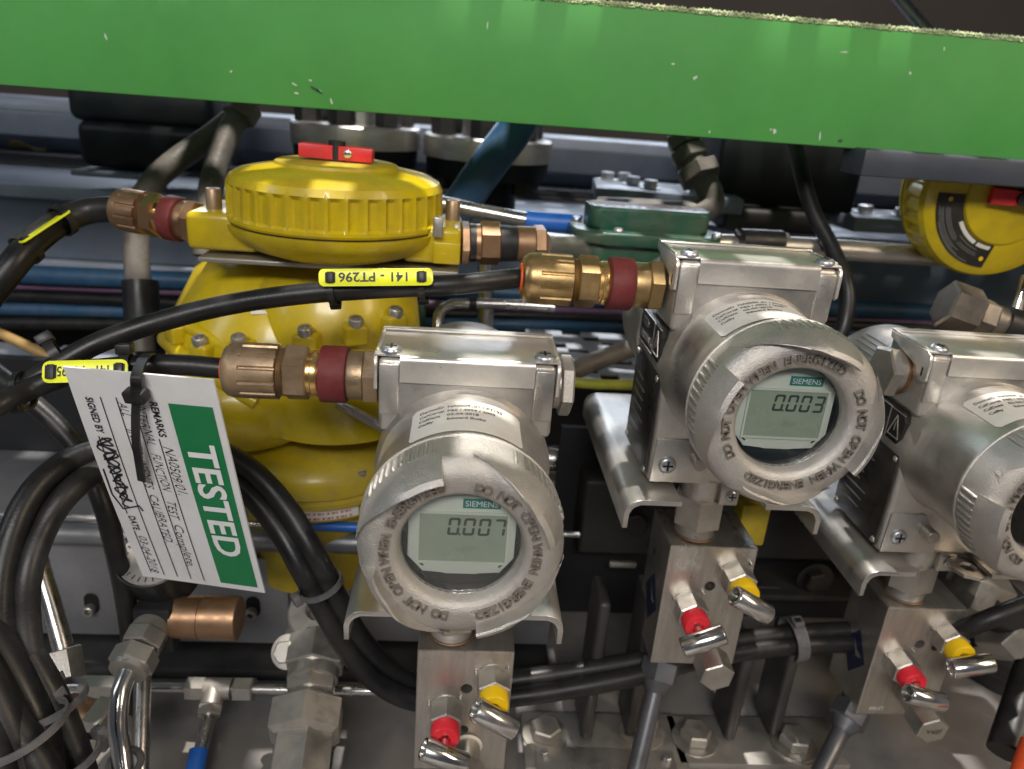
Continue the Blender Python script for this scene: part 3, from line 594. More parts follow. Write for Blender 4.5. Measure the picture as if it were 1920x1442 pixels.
def chip(px, py, w_, h, ang, mtl, sd):
    r = random.Random(sd); c = onY(px, py, yb-0.0001); k = 0.56/F*1.0; n = 9; pts = []
    for i in range(n):
        a = 2*math.pi*i/n; q = r.uniform(0.55, 1.1); x, z = w_*math.cos(a)*q*k, h*math.sin(a)*q*k; ca, sa = math.cos(ang), math.sin(ang)
        pts.append((c.x+x*ca-z*sa, c.z+x*sa+z*ca))
    b = B(); b.prism(pts, 0, 0.0004, frame(V(0, yb, 0), (1, 0, 0), (0, 0, 1))); b.obj('paint_chip', mtl, beam, smooth_=False)
for i, a in enumerate([(592, 168, 13, 3, -0.5, CHIP_DARK), (598, 170, 7, 1.6, -0.5, CHIP), (552, 158, 5, 2, -0.5, CHIP), (582, 151, 4, 2, 0, CHIP), (621, 189, 2, 6, 0.3, CHIP), (556, 175, 4, 2, 0, CHIP), (433, 134, 2.5, 2.5, 0, CHIP),
        (1583, 98, 11, 2, 0.05, CHIP), (1303, 146, 6, 3, 0.6, CHIP), (1452, 246, 4, 6, 0.4, CHIP), (1445, 243, 2, 3, 0.4, CHIP), (1537, 256, 1.6, 9, 0.1, CHIP), (1575, 264, 6, 3, 0, CHIP_DARK), (1330, 248, 2, 3, 0, CHIP), (1770, 92, 2, 4, 0.2, CHIP), (1706, 137, 3, 3, 0, CHIP), (1262, 120, 4, 2, 0, CHIP), (199, 70, 2, 6, 0.4, CHIP), (914, 48, 1.5, 8, 0, CHIP)]): chip(*a, sd=i)

# ================================================================== YELLOW SWITCH BOX ON THE YELLOW ACTUATOR
def fins(n, depth, i0, i1):
    def f(i, a, r):
        if i0 <= i <= i1:
            u = (a*n/(2*math.pi)) % 1.0; return r-depth*(1-u if u > 0.18 else u/0.18*0.82)
        return r
    return f
def switch_box(base, axis, label, group, handle_dir, full):
    root = thing('switch_box', label, 'switch box', base, group); m = ax(base, axis, (0, 1, 0)); R = 0.0705
    b = B(); b.lathe([(0.000, R-0.001), (0.0015, R), (0.0035, R), (0.0050, R-0.0002), (0.0215, R-0.0006), (0.0240, R-0.0008), (0.0285, R-0.003), (0.0320, R-0.010), (0.0345, R-0.022), (0.0360, R-0.030), (0.0360, 0.0001)], m, 38*8, fn=fins(38, 0.0036, 3, 4)); b.obj('ribbed_dome', YELLOW, root, 28)
    b = B(); b.lathe([(0.0360, 0.0400), (0.0377, 0.0392), (0.0384, 0.0375), (0.0386, 0.0001)], m, 64); b.obj('top_disc', YELLOW_DUSTY if full else YELLOW, root, 30)
    b = B(); b.lathe([(-0.0012, R-0.0015), (0.0004, R-0.0012)], m, 72); b.obj('gasket', NYLON, root)
    hd = Vector(handle_dir).normalized()
    hm = frame(m @ V(0, 0, 0.0386), hd, m.to_3x3().col[2].cross(hd)); b = B()
    b.prism([(-0.0235, -0.006), (-0.006, -0.0062), (0, -0.0045), (0.006, -0.0065), (0.0235, -0.0068), (0.0235, 0.0062), (0.006, 0.0060), (0, 0.0045), (-0.006, 0.006), (-0.0235, 0.0066)], 0.001, 0.0098, hm, 0.0008); hdl = b.obj('red_pointer', RED_ENAMEL, root)
    b = B(); b.lathe([(0.0, 0.0055), (0.0125, 0.0055)], hm, 20); b.obj('pointer_hub', DARK_STEEL, hdl)
    b = B(); sm = ax(hm @ V(0.008, -0.0066, 0.0055), -hm.to_3x3().col[1]); slotted_head(b, sm, 0.0028, 0.0018); b.obj('pointer_screw', CHROME, hdl)
    return root, m
SB = at(633, 413, 0.505)
sb, sm_ = switch_box(SB, (0.0, 0, 1), 'round yellow switch box with ribbed dome and red pointer, fully in view', 'yellow switch boxes', (1, -0.02, -0.02), True)
# base casting with lugs
b = B(); b.lathe([(-0.0012, 0.0712), (-0.006, 0.0700), (-0.010, 0.0660), (-0.016, 0.0580), (-0.021, 0.0440), (-0.0215, 0.0001)], sm_, 72); b.obj('base_bowl', YELLOW, sb, 40)
for s in (-1, 1):
    b = B(); x0, x1 = (0.046, 0.0835) if s > 0 else (-0.0905, -0.046)
    b.box(x0, x1, -0.030, 0.030, -0.0195, 0.0045, 0.004, Matrix.Translation(SB), 3); b.obj('base_lug', YELLOW, sb)
    b = B(); mm = Matrix.Translation(SB+V(s*0.0770, 0.006 if s > 0 else -0.012, 0.003)); b.lathe([(0, 0.0050), (0.0135, 0.0050), (0.0145, 0.0044), (0.0145, 0.0026), (0.010, 0.0024)], mm, 24); b.obj('lug_bolt', BRASS, sb)
b = B(); b.box(0.0655, 0.0720, -0.036, -0.029, -0.001, 0.012, 0.0012, Matrix.Translation(SB)); b.obj('lug_clip', FITTING, sb)
b = B(); slotted_head(b, ax(SB+V(-0.0535, -0.0305, -0.0030), (0, -1, 0)), 0.0026, 0.002); b.obj('lug_screw', CHROME, sb)
b = B(); b.box(0.066, 0.0835, -0.0325, -0.0295, -0.0185, -0.0045, 0.001, Matrix.Translation(SB)); b.obj('lug_pad', YELLOW, sb)
# bracket plate below
b = B(); b.box(-0.082, 0.083, -0.036, 0.036, -0.0255, -0.0225, 0.0008, Matrix.Translation(SB)); o = b.obj('switch_box_bracket', STAINLESS, None); tag(o, 'thin steel bracket plate between the yellow switch box and actuator', 'bracket')
# ---- actuator body
AC = at(560, 640, 0.585)
act = thing('valve_actuator', 'glossy yellow cast actuator with bolted lobes below the switch box', 'actuator', V(AC.x, AC.y, AC.z-0.17))
zt = SB.z-0.034; ma = Matrix.Translation(V(AC.x, AC.y, 0))
ztop = zt; z1 = AC.z-0.028
b = B(); b.lathe([(z1-0.014, 0.082), (z1-0.012, 0.092), (z1-0.004, 0.0955), (z1+0.010, 0.0960), (z1+0.018, 0.0955), (z1+0.034, 0.0945), (z1+0.050, 0.0905), (z1+0.064, 0.0830), (ztop-0.012, 0.071), (ztop-0.004, 0.060), (ztop, 0.052), (ztop, 0.0001)], ma, 80); b.obj('upper_casing', YELLOW, act, 45)
TX, TY = AC.x+0.036, AC.y-0.036
b = B(); b.lathe([(z1-0.012, 0.0), (z1-0.012, 0.063), (z1-0.004, 0.065), (z1+0.030, 0.063), (z1+0.052, 0.060), (ztop-0.010, 0.056), (ztop-0.005, 0.050), (ztop-0.005, 0.0)], Matrix.Translation(V(TX, TY, 0)), 64, cap=False); b.obj('round_tower', YELLOW, act, 45)
b = B(); b.sphere((AC.x-0.030, AC.y-0.056, z1+0.002), 0.060, 1.02, 0.76, 0.62, None, 40, 24); b.obj('cast_lobe', YELLOW, act, 70)
b = B(); b.tube([V(AC.x+0.0945*math.cos(math.radians(a)), AC.y+0.0945*math.sin(math.radians(a)), z1+0.010+0.030*math.sin(math.radians((a-165)*1.7))) for a in range(165, 268, 5)], 0.0055, 12); b.obj('casting_ridge', YELLOW, act, 60)
b = B(); b.tube([V(AC.x+0.086*math.cos(math.radians(a)), AC.y+0.086*math.sin(math.radians(a)), z1+0.036+0.020*math.sin(math.radians((a-175)*1.9))) for a in range(175, 268, 5)], 0.0050, 12); b.obj('casting_ridge', YELLOW, act, 60)
def cyl_hit(px, py, cx, cy, R):
    d = ray(px, py); ox, oy = CAM.x-cx, CAM.y-cy; A = d.x*d.x+d.y*d.y; Bq = ox*d.x+oy*d.y; C = ox*ox+oy*oy-R*R; disc = max(0, Bq*Bq-A*C); return CAM+d*((-Bq-math.sqrt(disc))/A)
for px, py, w_, cx, cy, R in ((446, 648, 1, AC.x, AC.y, 0.098), (372, 650, 1, AC.x, AC.y, 0.097), (320, 612, 1, AC.x, AC.y, 0.096), (571, 632, 1, TX, TY, 0.068), (668, 615, 1, TX, TY, 0.066), (744, 596, 1, TX, TY, 0.064)):
    c = cyl_hit(px, py, cx, cy, R); d = (c-V(cx, cy, c.z)); d.z = 0; d.normalize(); sd_ = V(-d.y, d.x, 0)
    pm = frame(c-d*0.006, sd_, V(0, 0, 1)); b = B(); b.box(-0.0078, 0.0078, -0.012, 0.0015, -0.012, 0.0085, 0.0022, pm, 3); bo = b.obj('bolt_boss', YELLOW, act, 40)
    fm = ax(c+V(0, 0, 0.0012)-d*0.002, (d.x*0.25, d.y*0.25, 1.0)); b = B(); b.lathe([(0, 0.0048), (0.0048, 0.0048), (0.0056, 0.0042), (0.0056, 0.0026), (0.0030, 0.0024), (0.0030, 0.0001)], fm, 20, cap=False); b.obj('cap_screw', FITTING, bo, 40)
b = B(); dl = at(507, 583, 0.498); b.box(-0.0125, 0.0125, -0.003, 0.003, 0, 0.0012, 0.0004, frame(dl, (1, 0.1, 0.06), (0, 0.8, 0.6))); b.obj('white_label', PAPER, act)
# lower drum and flange
DC = at(598, 842, 0.60); md = Matrix.Translation(V(DC.x, DC.y, 0)); dz = DC.z
b = B(); b.lathe([(dz+0.055, 0.040), (dz+0.030, 0.040), (dz+0.026, 0.052), (dz+0.020, 0.064), (dz+0.012, 0.073), (dz+0.006, 0.0755), (dz-0.004, 0.0760), (dz-0.006, 0.0740), (dz-0.008, 0.0765), (dz-0.0115, 0.0765), (dz-0.0125, 0.0700), (dz-0.026, 0.0690), (dz-0.030, 0.0590), (dz-0.045, 0.057), (dz-0.10, 0.055)], md, 80); b.obj('lower_drum', YELLOW_DUSTY, act, 40)
b = B(); n = 24
vs = []
for z in (dz-0.0150, dz-0.0235):
    for k in range(n+1): a = math.radians(238+66*k/n); vs.append((DC.x+0.0704*math.cos(a), DC.y+0.0704*math.sin(a), z))
b.add(vs, [(k, k+1, n+2+k, n+1+k) for k in range(n)]); st = b.obj('band_sticker', PAPER, act)
b = B()
for i in range(2):
    for k in range(22):                                # print too small to read
        a0, a1 = [math.radians(242)+q/0.0707 for q in (k*0.0033, k*0.0033+0.0012+0.0014*((k*7+i) % 3)/2)]; z_ = dz-0.0186-i*0.0040
        b.add([(DC.x+0.0707*math.cos(q), DC.y+0.0707*math.sin(q), z) for q, z in ((a0, z_), (a1, z_), (a1, z_+0.0016), (a0, z_+0.0016))], [(0, 1, 2, 3)])
b.obj('sticker_text', RED_PAINT, st, smooth_=False)
bolt(act, onZ(676, 897, dz+0.006), (0.1, -0.1, 1), 0.0045, 0.006, FITTING, False)

# ================================================================== SECOND SWITCH BOX (right, tilted towards the viewer)
RB_c = at(1903, 366, 0.585); ra = V(0.03, -0.97, -0.10).normalized()
rb, rm = switch_box(RB_c-ra*0.036, ra, 'yellow switch box with black curved label, half hidden under the dark slab', 'yellow switch boxes', (1, -0.1, 0), False)
b = B(); b.lathe([(-0.030, 0.052), (-0.012, 0.0655), (-0.001, 0.0705)], rm, 64); b.obj('base_bowl', YELLOW, rb, 40)
def rim_pt(a, r, h=0.0): 
    # angle measured in the face plane from picture right, counter-clockwise
    ex = V(1, 0, 0); ex = (ex-ra*ex.dot(ra)).normalized(); ey = ra.cross(ex); return RB_c+ex*(r*math.cos(a))+ey*(r*math.sin(a))+ra*h
b = B(); n = 20; vs = []
for r in (0.0405, 0.0605):
    for k in range(n+1): vs.append(rim_pt(math.radians(182+86*k/n), r, 0.0006-(0.0042 if r > 0.05 else 0)))
b.add(vs, [(k, k+1, n+2+k, n+1+k) for k in range(n)]); bl = b.obj('black_label', PLATE_BLACK, rb)
b = B()
def hgt(r): return 0.0009-0.0042*max(0, min(1, (r-0.0405)/0.02))
for r0, a0, a1 in ((0.0575, 192, 240), (0.0562, 194, 232), (0.0549, 193, 238), (0.0525, 194, 226), (0.0512, 194, 228), (0.0499, 195, 226), (0.0470, 226, 252), (0.0500, 232, 254), (0.0515, 231, 255), (0.0585, 205, 252)):
    vs = []
    for r in (r0, r0+0.0006):
        for k in range(9): vs.append(rim_pt(math.radians(a0+(a1-a0)*k/8), r, hgt(r)))
    b.add(vs, [(k, k+1, 10+k, 9+k) for k in range(8)])
b.obj('label_print', INK_GREY, bl, smooth_=False)
b = B()
for r0, r1, a0, a1 in ((0.0418, 0.0448, 212, 244), (0.0418, 0.0448, 247, 264)):
    vs = []
    for r in (r0, r1):
        for k in range(9): vs.append(rim_pt(math.radians(a0+(a1-a0)*k/8), r, hgt(r)))
    b.add(vs, [(k, k+1, 10+k, 9+k) for k in range(8)])
b.obj('label_panel', PAPER, bl, smooth_=False)
for a, r in ((187, 0.051), (262, 0.053)): b = B(); b.lathe([(0, 0.0018), (0.0005, 0.0018)], ax(rim_pt(math.radians(a), r, hgt(r)), ra), 14); b.obj('label_dot', YELLOW_CAP, bl)

# ================================================================== CABLE GLANDS ON THE YELLOW SWITCH BOX
GL = SB+V(-0.0895, -0.006, -0.0065)
gd = (at(220, 391, 0.505)-GL).normalized(); glen = (at(220, 391, 0.505)-GL).length
gland('cable_gland', GL, gd, 'weathered brass gland on the left lug of the yellow switch box', glen/0.081, False, COPPER, 0.98)
GR_ = SB+V(0.0835, -0.004, -0.0090); gd2 = (at(1052, 459, 0.52)-GR_).normalized(); m = ax(GR_, gd2)
gl2 = thing('pipe_union', 'brown brass pipe union with black rings right of the yellow switch box', 'pipe fitting', GR_)
b = B(); b.hexa(0, 0.006, 0.0145, m, 0.2); b.lathe([(0.010, 0.0125), (0.013, 0.0130)], m, 32); b.obj('lock_ring', COPPER, gl2)
b = B(); b.lathe([(0.006, 0.0130), (0.010, 0.0130)], m, 32); b.lathe([(0.0265, 0.0125), (0.038, 0.0120)], m, 32); b.obj('rubber_ring', NYLON, gl2)
b = B(); b.hexa(0.013, 0.0265, 0.0150, m, 0.5); b.obj('union_body', COPPER, gl2, 28)
b = B(); b.lathe([(0.038, 0.0115), (0.0385, 0.0122), (0.050, 0.0122)], m, 32); b.hexa(0.050, 0.058, 0.0135, m, 0.1); b.obj('union_nut', COPPER, gl2, 28)
pe = m @ V(0, 0, 0.056)
o = B().tube(smooth([pe, at(1085, 464, 0.555), at(1180, 468, 0.585), at(1400, 460, 0.61), at(1780, 482, 0.66)], 6), 0.0088, 18).obj('conduit_pipe', STAINLESS); tag(o, 'straight steel conduit pipe running right behind the green junction box', 'pipe')
o = B().tube([at(1386, 452, 0.598), at(1462, 455, 0.607)], 0.0100, 18).obj('tape_wrap', NYLON); tag(o, 'black tape wrapped around the straight steel conduit pipe', 'tape')
o = B().box(-0.022, 0.022, -0.004, 0.004, 0, 0.0012, 0, frame(at(1430, 440, 0.60), (1, 0, 0.0), (0, 0.9, 0.3))).obj('tape_flag', INK_GREY, o)

# ================================================================== GREEN JUNCTION BOX
JB = at(1208, 436, 0.575); jm = frame(JB, (1, 0.02, 0.0), (0, 1, 0)); jb = thing('junction_box', 'dark green junction box with red lettering on its raised lid', 'junction box', JB-V(0, 0, 0.05))
def stad(x0, x1, y0, y1, r, n=8): return rrect(x0, x1, y0, y1, r, n)
b = B(); b.prism(stad(-0.052, 0.054, -0.026, 0.026, 0.018), -0.050, -0.006, jm, 0.002); b.obj('box_body', GREEN_BOX, jb, 50)
b = B(); b.prism(stad(-0.058, 0.056, -0.032, 0.032, 0.022), -0.006, 0.003, jm, 0.002); b.obj('lid_flange', GREEN_BOX, jb, 50)
b = B(); b.prism(stad(-0.046, 0.046, -0.017, 0.020, 0.008), 0.003, 0.0195, jm, 0.003); b.obj('raised_lid', GREEN_BOX, jb, 50)
b = B()
rl_ = random.Random(9)
for i in range(2):                                     # worn red lettering, no longer readable
    for k in range(13):
        x = -0.041+k*0.0062; w_ = rl_.uniform(0.0022, 0.0042); y = 0.003-i*0.0105
        b.add([(x, y, 0.0197), (x+w_, y, 0.0197), (x+w_+0.002, y+0.0065, 0.0197), (x+0.002, y+0.0065, 0.0197)], [(0, 1, 2, 3)], jm)
b.obj('red_lettering', RED_PAINT, jb, smooth_=False)
for x, y in ((-0.026, -0.025), (0.050, -0.020), (0.050, 0.022), (-0.05, 0.02)): b = B(); slotted_head(b, jm @ Matrix.Translation((x, y, 0.003)), 0.0038, 0.0034); b.obj('lid_screw', SCREW_ZINC, jb)
pth = smooth([at(780, 372, 0.60), at(930, 402, 0.60), at(1000, 414, 0.60), at(1090, 420, 0.60)], 5)
o = B().tube(pth[:11], 0.0062, 14).obj('sleeved_tube', TUBE_STEEL); tag(o, 'short steel tube with blue sleeve entering the green junction box', 'tube')
B().tube(pth[9:], 0.0078, 14).obj('blue_sleeve', BLUE_BRIGHT, o)

# ================================================================== FLANGED PIPES BEHIND
def flange(px, py, label, low):
    c = at(px, py, 0.86); root = thing('pipe_flange', label, 'pipe flange', c-V(0, 0, 0.09), 'bolted pipe flanges behind the yellow box'); m = Matrix.Translation(c); R = 0.0735
    b = B(); b.lathe([(-0.012, R), (0.010, R), (0.012, R-0.002), (0.012, 0.0305), (0.030, 0.0300), (0.10, 0.0300)], m, 64); b.obj('upper_disc', STAINLESS, root, 35)
    b = B(); b.lathe([(-0.032, R-0.004), (-0.014, R-0.003)], m, 64); b.lathe([(-0.09, 0.036), (-0.032, 0.036)], m, 40); b.obj('lower_disc', DARK_PAINT, root, 35)
    for a in (200, 262, 318, 20, 140): a = math.radians(a); p = c+V(0.054*math.cos(a), 0.054*math.sin(a), 0.012); bolt(root, p, (0, 0, 1), 0.0145, 0.020, DARK_STEEL, False); bolt(root, p-V(0, 0, 0.044), (0, 0, -1), 0.0125, 0.014, DARK_STEEL, False)
    return root
flange(668, 252, 'bolted steel pipe flange behind the red pointer', 0)
flange(915, 276, 'bolted steel pipe flange crossed by the blue hose', 1)
o = B().tube(smooth([at(985, 205, 0.66), at(960, 250, 0.66), at(918, 305, 0.66), at(880, 360, 0.67), at(840, 425, 0.69), at(815, 520, 0.71)], 6), 0.0165, 18).obj('blue_hose', BLUE_HOSE); tag(o, 'thick blue hose slanting down in front of a pipe flange', 'hose')

# ================================================================== DARK MACHINE PARTS UNDER THE BEAM
def block(name, px0, px1, py0, py1, z, depth, mtl, label, cat, bev=0.006):
    a = at(px0, (py0+py1)/2, z); c = at(px1, (py0+py1)/2, z); t = at((px0+px1)/2, py0, z); u = at((px0+px1)/2, py1, z)
    o = B().box(a.x, c.x, (a.y+c.y)/2, (a.y+c.y)/2+depth, u.z, t.z, bev, seg=3).obj(name, mtl); 
    return tag(o, label, cat) if label else struct(o)
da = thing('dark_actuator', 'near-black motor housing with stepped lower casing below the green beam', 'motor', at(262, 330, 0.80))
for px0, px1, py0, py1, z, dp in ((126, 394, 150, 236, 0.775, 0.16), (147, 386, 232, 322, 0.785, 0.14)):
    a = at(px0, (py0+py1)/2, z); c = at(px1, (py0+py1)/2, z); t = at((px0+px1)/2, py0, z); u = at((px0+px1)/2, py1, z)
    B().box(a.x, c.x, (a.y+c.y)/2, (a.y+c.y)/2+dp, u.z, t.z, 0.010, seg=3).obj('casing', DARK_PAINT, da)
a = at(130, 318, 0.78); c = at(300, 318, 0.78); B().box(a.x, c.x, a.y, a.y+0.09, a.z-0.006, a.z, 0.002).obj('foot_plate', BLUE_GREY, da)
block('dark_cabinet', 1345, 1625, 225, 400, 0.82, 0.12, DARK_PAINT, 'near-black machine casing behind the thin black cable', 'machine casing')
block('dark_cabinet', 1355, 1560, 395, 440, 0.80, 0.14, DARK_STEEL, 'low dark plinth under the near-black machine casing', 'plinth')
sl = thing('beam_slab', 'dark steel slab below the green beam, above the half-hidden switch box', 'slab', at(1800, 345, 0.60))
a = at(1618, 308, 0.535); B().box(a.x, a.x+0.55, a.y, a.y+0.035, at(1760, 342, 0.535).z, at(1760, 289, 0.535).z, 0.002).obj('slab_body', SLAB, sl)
o = B().tube(smooth([at(1478, 215, 0.64), at(1497, 300, 0.63), at(1522, 390, 0.62), at(1562, 470, 0.61), at(1588, 540, 0.60), at(1583, 605, 0.60), at(1560, 660, 0.60)], 6), 0.0064, 14).obj('black_cable', CABLE); tag(o, 'thin black cable hanging behind the middle transmitter', 'cable')
# bolted plates
def bolted_plate(px, py, z, w_, d, label, spots, rz, mtl):
    c = at(px, py, z); root = thing('bolted_plate', label, 'plate', c-V(0, 0, 0.02)); m = Matrix.Translation(c) @ Matrix.Rotation(rz, 4, 'Z'); b = B(); b.box(-w_, w_, -d, d, -0.016, 0, 0.002, m); b.obj('plate', mtl, root)
    for x, y in spots: bolt(root, m @ V(x, y, 0), (0, 0, 1), 0.0085, 0.008, SCREW_ZINC)
bolted_plate(1245, 352, 0.84, 0.078, 0.055, 'grey plate with hex bolts behind the green junction box', [(-0.062, 0.036), (-0.042, 0.042), (-0.035, 0.004), (-0.018, -0.022), (0.03, -0.03)], -0.12, BLUE_GREY)
bolted_plate(1665, 402, 0.86, 0.065, 0.04, 'grey bolted plate left of the half-hidden switch box', [(-0.03, 0.0), (0.01, -0.01)], 0.1, BLUE_GREY)
# dusty conduits
def conduit(pts, r, label, nut=None):
    root = thing('dusty_conduit', label, 'conduit', Vector(pts[-1])); P = smooth(pts, 8); b = B(); b.tube(P, r, 16); b.obj('conduit_pipe', HOSE_DIRTY, root)
    if nut:
        for (p, d, l, rr) in nut: b = B(); b.hexa(0, l, rr, ax(p, d), 0.3); b.obj('conduit_nut', HOSE_DIRTY, root, 28)
p0, p1 = at(462, 196, 0.72), at(436, 236, 0.71)
conduit([at(478, 150, 0.73), p0, p1, at(412, 290, 0.70), at(396, 350, 0.69), at(388, 420, 0.68), at(386, 480, 0.68)], 0.0112, 'dusty steel conduit dropping behind the left of the yellow switch box', [(p0, p1-p0, 0.018, 0.0165)])
conduit([at(470, 180, 0.75), at(448, 212, 0.74), at(395, 256, 0.72), at(330, 302, 0.70), at(284, 345, 0.69), at(262, 400, 0.68), at(256, 470, 0.68), at(262, 560, 0.68), at(268, 660, 0.68)], 0.0112, 'dusty steel conduit bending down to a vertical pipe with black clamp', [])
o = B().lathe([(0, 0.0155), (0.045, 0.0155)], ax(at(268, 620, 0.68), at(264, 545, 0.68)-at(268, 620, 0.68)), 24).obj('pipe_clamp', NYLON); tag(o, 'black clamp on the vertical pipe of the dusty conduit', 'clamp')
q0, q1 = at(1268, 232, 0.70), at(1308, 318, 0.69)
conduit([at(1262, 200, 0.70), q0, at(1290, 282, 0.695), q1, at(1332, 362, 0.69), at(1330, 388, 0.69), at(1290, 400, 0.69), at(1200, 396, 0.69), at(1120, 392, 0.70)], 0.0115, 'dusty conduit elbow with hex nuts above the green junction box', [(at(1287, 282, 0.695), q1-q0, 0.012, 0.0175), (at(1305, 314, 0.69), q1-q0, 0.013, 0.020), (at(1276, 252, 0.697), q1-q0, 0.014, 0.0155)])
# leaf on the frame
b = B(); lc = onZ(52, 280, onY(52, 304, 1.04).z+0.0005); lm = Matrix.Translation(lc); n = 10; vs = []
for k in range(n+1):
    u = k/n; x = -0.026+0.052*u; w_ = 0.010*math.sin(math.pi*u)**0.7*(1+0.4*math.sin(9*u)); vs += [(x, -w_, 0.004+0.006*math.sin(5*u)), (x, 0.002*math.sin(6*u), 0.001), (x, w_, 0.007+0.005*math.cos(4*u))]
b.add(vs, [f for k in range(n) for f in ((3*k, 3*k+1, 3*k+4, 3*k+3), (3*k+1, 3*k+2, 3*k+5, 3*k+4))], lm); tag(b.obj('dry_leaf', LEAF), 'curled dry leaf lying in the gap of the blue-grey frame', 'leaf')

# ================================================================== CABLE RUNS AND TRAY BEHIND
def run(py, r, mtl, name, label, cat, py2=None, y=0.83):
    p = onY(100, py, y); q = onY(1650, py2, y); k = (q.z-p.z)/(q.x-p.x)
    P = [V(-1.2+2.6*i/14, y+0.004*math.sin(i*1.7+py), p.z+k*(-1.2+2.6*i/14-p.x)-0.0015*math.sin(i*0.9+py)) for i in range(15)]
    o = B().tube(smooth(P, 3), r, 12).obj(name, mtl); return tag(o, label, cat)
span('tray_edge', XL, XR, 0.848, 0.8595, onY(100, 500, 0.848).z, onY(100, 489, 0.848).z, PALE_BLUE, 0.001)
run(513, 0.0105, BLUE_HOSE, 'blue_cable', 'thickest blue cable, uppermost in the horizontal cable run', 'cable', 583)
run(541, 0.0048, PURPLE, 'purple_cable', 'thin purple cable below the thickest blue cable', 'cable', 602)
run(561, 0.0070, CABLE, 'black_cable', 'black cable between the purple cable and lower blue cable', 'cable', 612)
run(585, 0.0075, BLUE_HOSE, 'blue_cable', 'thinner blue cable low in the horizontal cable run', 'cable', 624)
run(610, 0.0080, CABLE, 'black_cable', 'lowest black cable of the horizontal cable run', 'cable', 634)
# perforated trays: real slots
def tray(px0, px1, pyr, label, yb_=0.80, depth=0.16):
    a = onY(px0, pyr, yb_); c = onY(px1, pyr, yb_); tz = onY((px0+px1)/2, pyr, yb_).z; tb = bmesh.new(); xs = []; x = a.x
    while x < c.x: xs += [x, x+0.022]; x += 0.040
    ys = []; y = yb_-depth
    while y < yb_: ys += [y, y+0.013]; y += 0.030
    vv = {}
    def tv(i, j):
        if (i, j) not in vv: vv[(i, j)] = tb.verts.new((xs[i], ys[j], tz))
        return vv[(i, j)]
    for i in range(len(xs)-1):
        for j in range(len(ys)-1):
            if i % 2 == 0 and j % 2 == 0 and (i//2+j//2) % 2 == 0: continue
            if i % 2 == 1 and j % 2 == 1 and (i//2+j//2) % 2 == 1: continue
            tb.faces.new((tv(i, j), tv(i+1, j), tv(i+1, j+1), tv(i, j+1)))
    r_ = bmesh.ops.extrude_face_region(tb, geom=list(tb.faces)); bmesh.ops.translate(tb, vec=(0, 0, -0.002), verts=[e for e in r_['geom'] if isinstance(e, bmesh.types.BMVert)])
    return tag(B().merge(tb).obj('cable_tray', TRAY), label, 'cable tray', 'perforated trays')
tray(985, 1330, 628, 'perforated pale cable tray behind the beige conduit')
tray(-120, 300, 636, 'perforated pale cable tray crossed by the thin tan tube', 0.80, 0.06)
o = B().tube(smooth([at(-30, 612, 0.70), at(10, 630, 0.70), at(70, 658, 0.70), at(130, 690, 0.71)], 5), 0.0048, 12).obj('tan_tube', TAN); tag(o, 'thin tan tube crossing the cable tray behind the black cables', 'tube')
o = B().tube(smooth([at(1070, 698, 0.66), at(1130, 672, 0.67), at(1200, 648, 0.68), at(1260, 630, 0.69)], 5), 0.0085, 14).obj('beige_conduit', HOSE_DIRTY); tag(o, 'beige conduit slanting behind the middle transmitter bracket', 'conduit')
o = B().tube(smooth([at(1040, 712, 0.64), at(1110, 720, 0.64), at(1190, 722, 0.64), at(1260, 722, 0.64)], 5), 0.0045, 12).obj('earth_wire', GREEN_YELLOW); tag(o, 'green and yellow earth wire behind the middle bracket', 'wire')
# slim tubes behind the first transmitter
o = B().tube(smooth([at(818, 700, 0.62), at(820, 620, 0.62), at(824, 588, 0.62), at(845, 571, 0.62), at(880, 569, 0.62), at(960, 571, 0.62), at(1040, 576, 0.62)], 6), 0.0045, 12).obj('bent_tube', TUBE_STEEL); tag(o, 'slim steel tube bent at a right angle behind the first gland', 'tube')
B().lathe([(0, 0.0058), (0.006, 0.0058)], ax(at(880, 569, 0.62), (1, 0, 0)), 14).obj('tube_clip', NYLON, o)
o = B().tube([at(912, 440, 0.66), at(908, 700, 0.70)], 0.0075, 16).obj('riser_pipe', TUBE_STEEL); tag(o, 'vertical steel riser pipe behind the marked black cable', 'pipe')
o = B().tube(smooth([at(752, 570, 0.70), at(800, 571, 0.70), at(850, 572, 0.70)], 4), 0.0042, 10).obj('purple_cable', PURPLE); tag(o, 'short purple cable seen behind the yellow actuator', 'cable')
o = B().tube(smooth([at(792, 520, 0.70), at(790, 570, 0.70), at(788, 640, 0.70)], 4), 0.0045, 10).obj('green_wire', GREEN_BOX); tag(o, 'dark green wire hanging right of the yellow actuator', 'wire')
o = B().tube([at(635, 755, 0.50), at(735, 812, 0.50)], 0.0036, 12).obj('slim_rod', TUBE_STEEL); tag(o, 'slim steel rod slanting behind the first gland', 'rod')
o = B().tube([V(-0.12, 0.60, onY(1075, 862, 0.60).z), V(0.62, 0.60, onY(1075, 862, 0.60).z)], 0.0125, 24).obj('header_pipe', TUBE_STEEL); tag(o, 'wide horizontal steel pipe behind the first and middle transmitters', 'pipe')
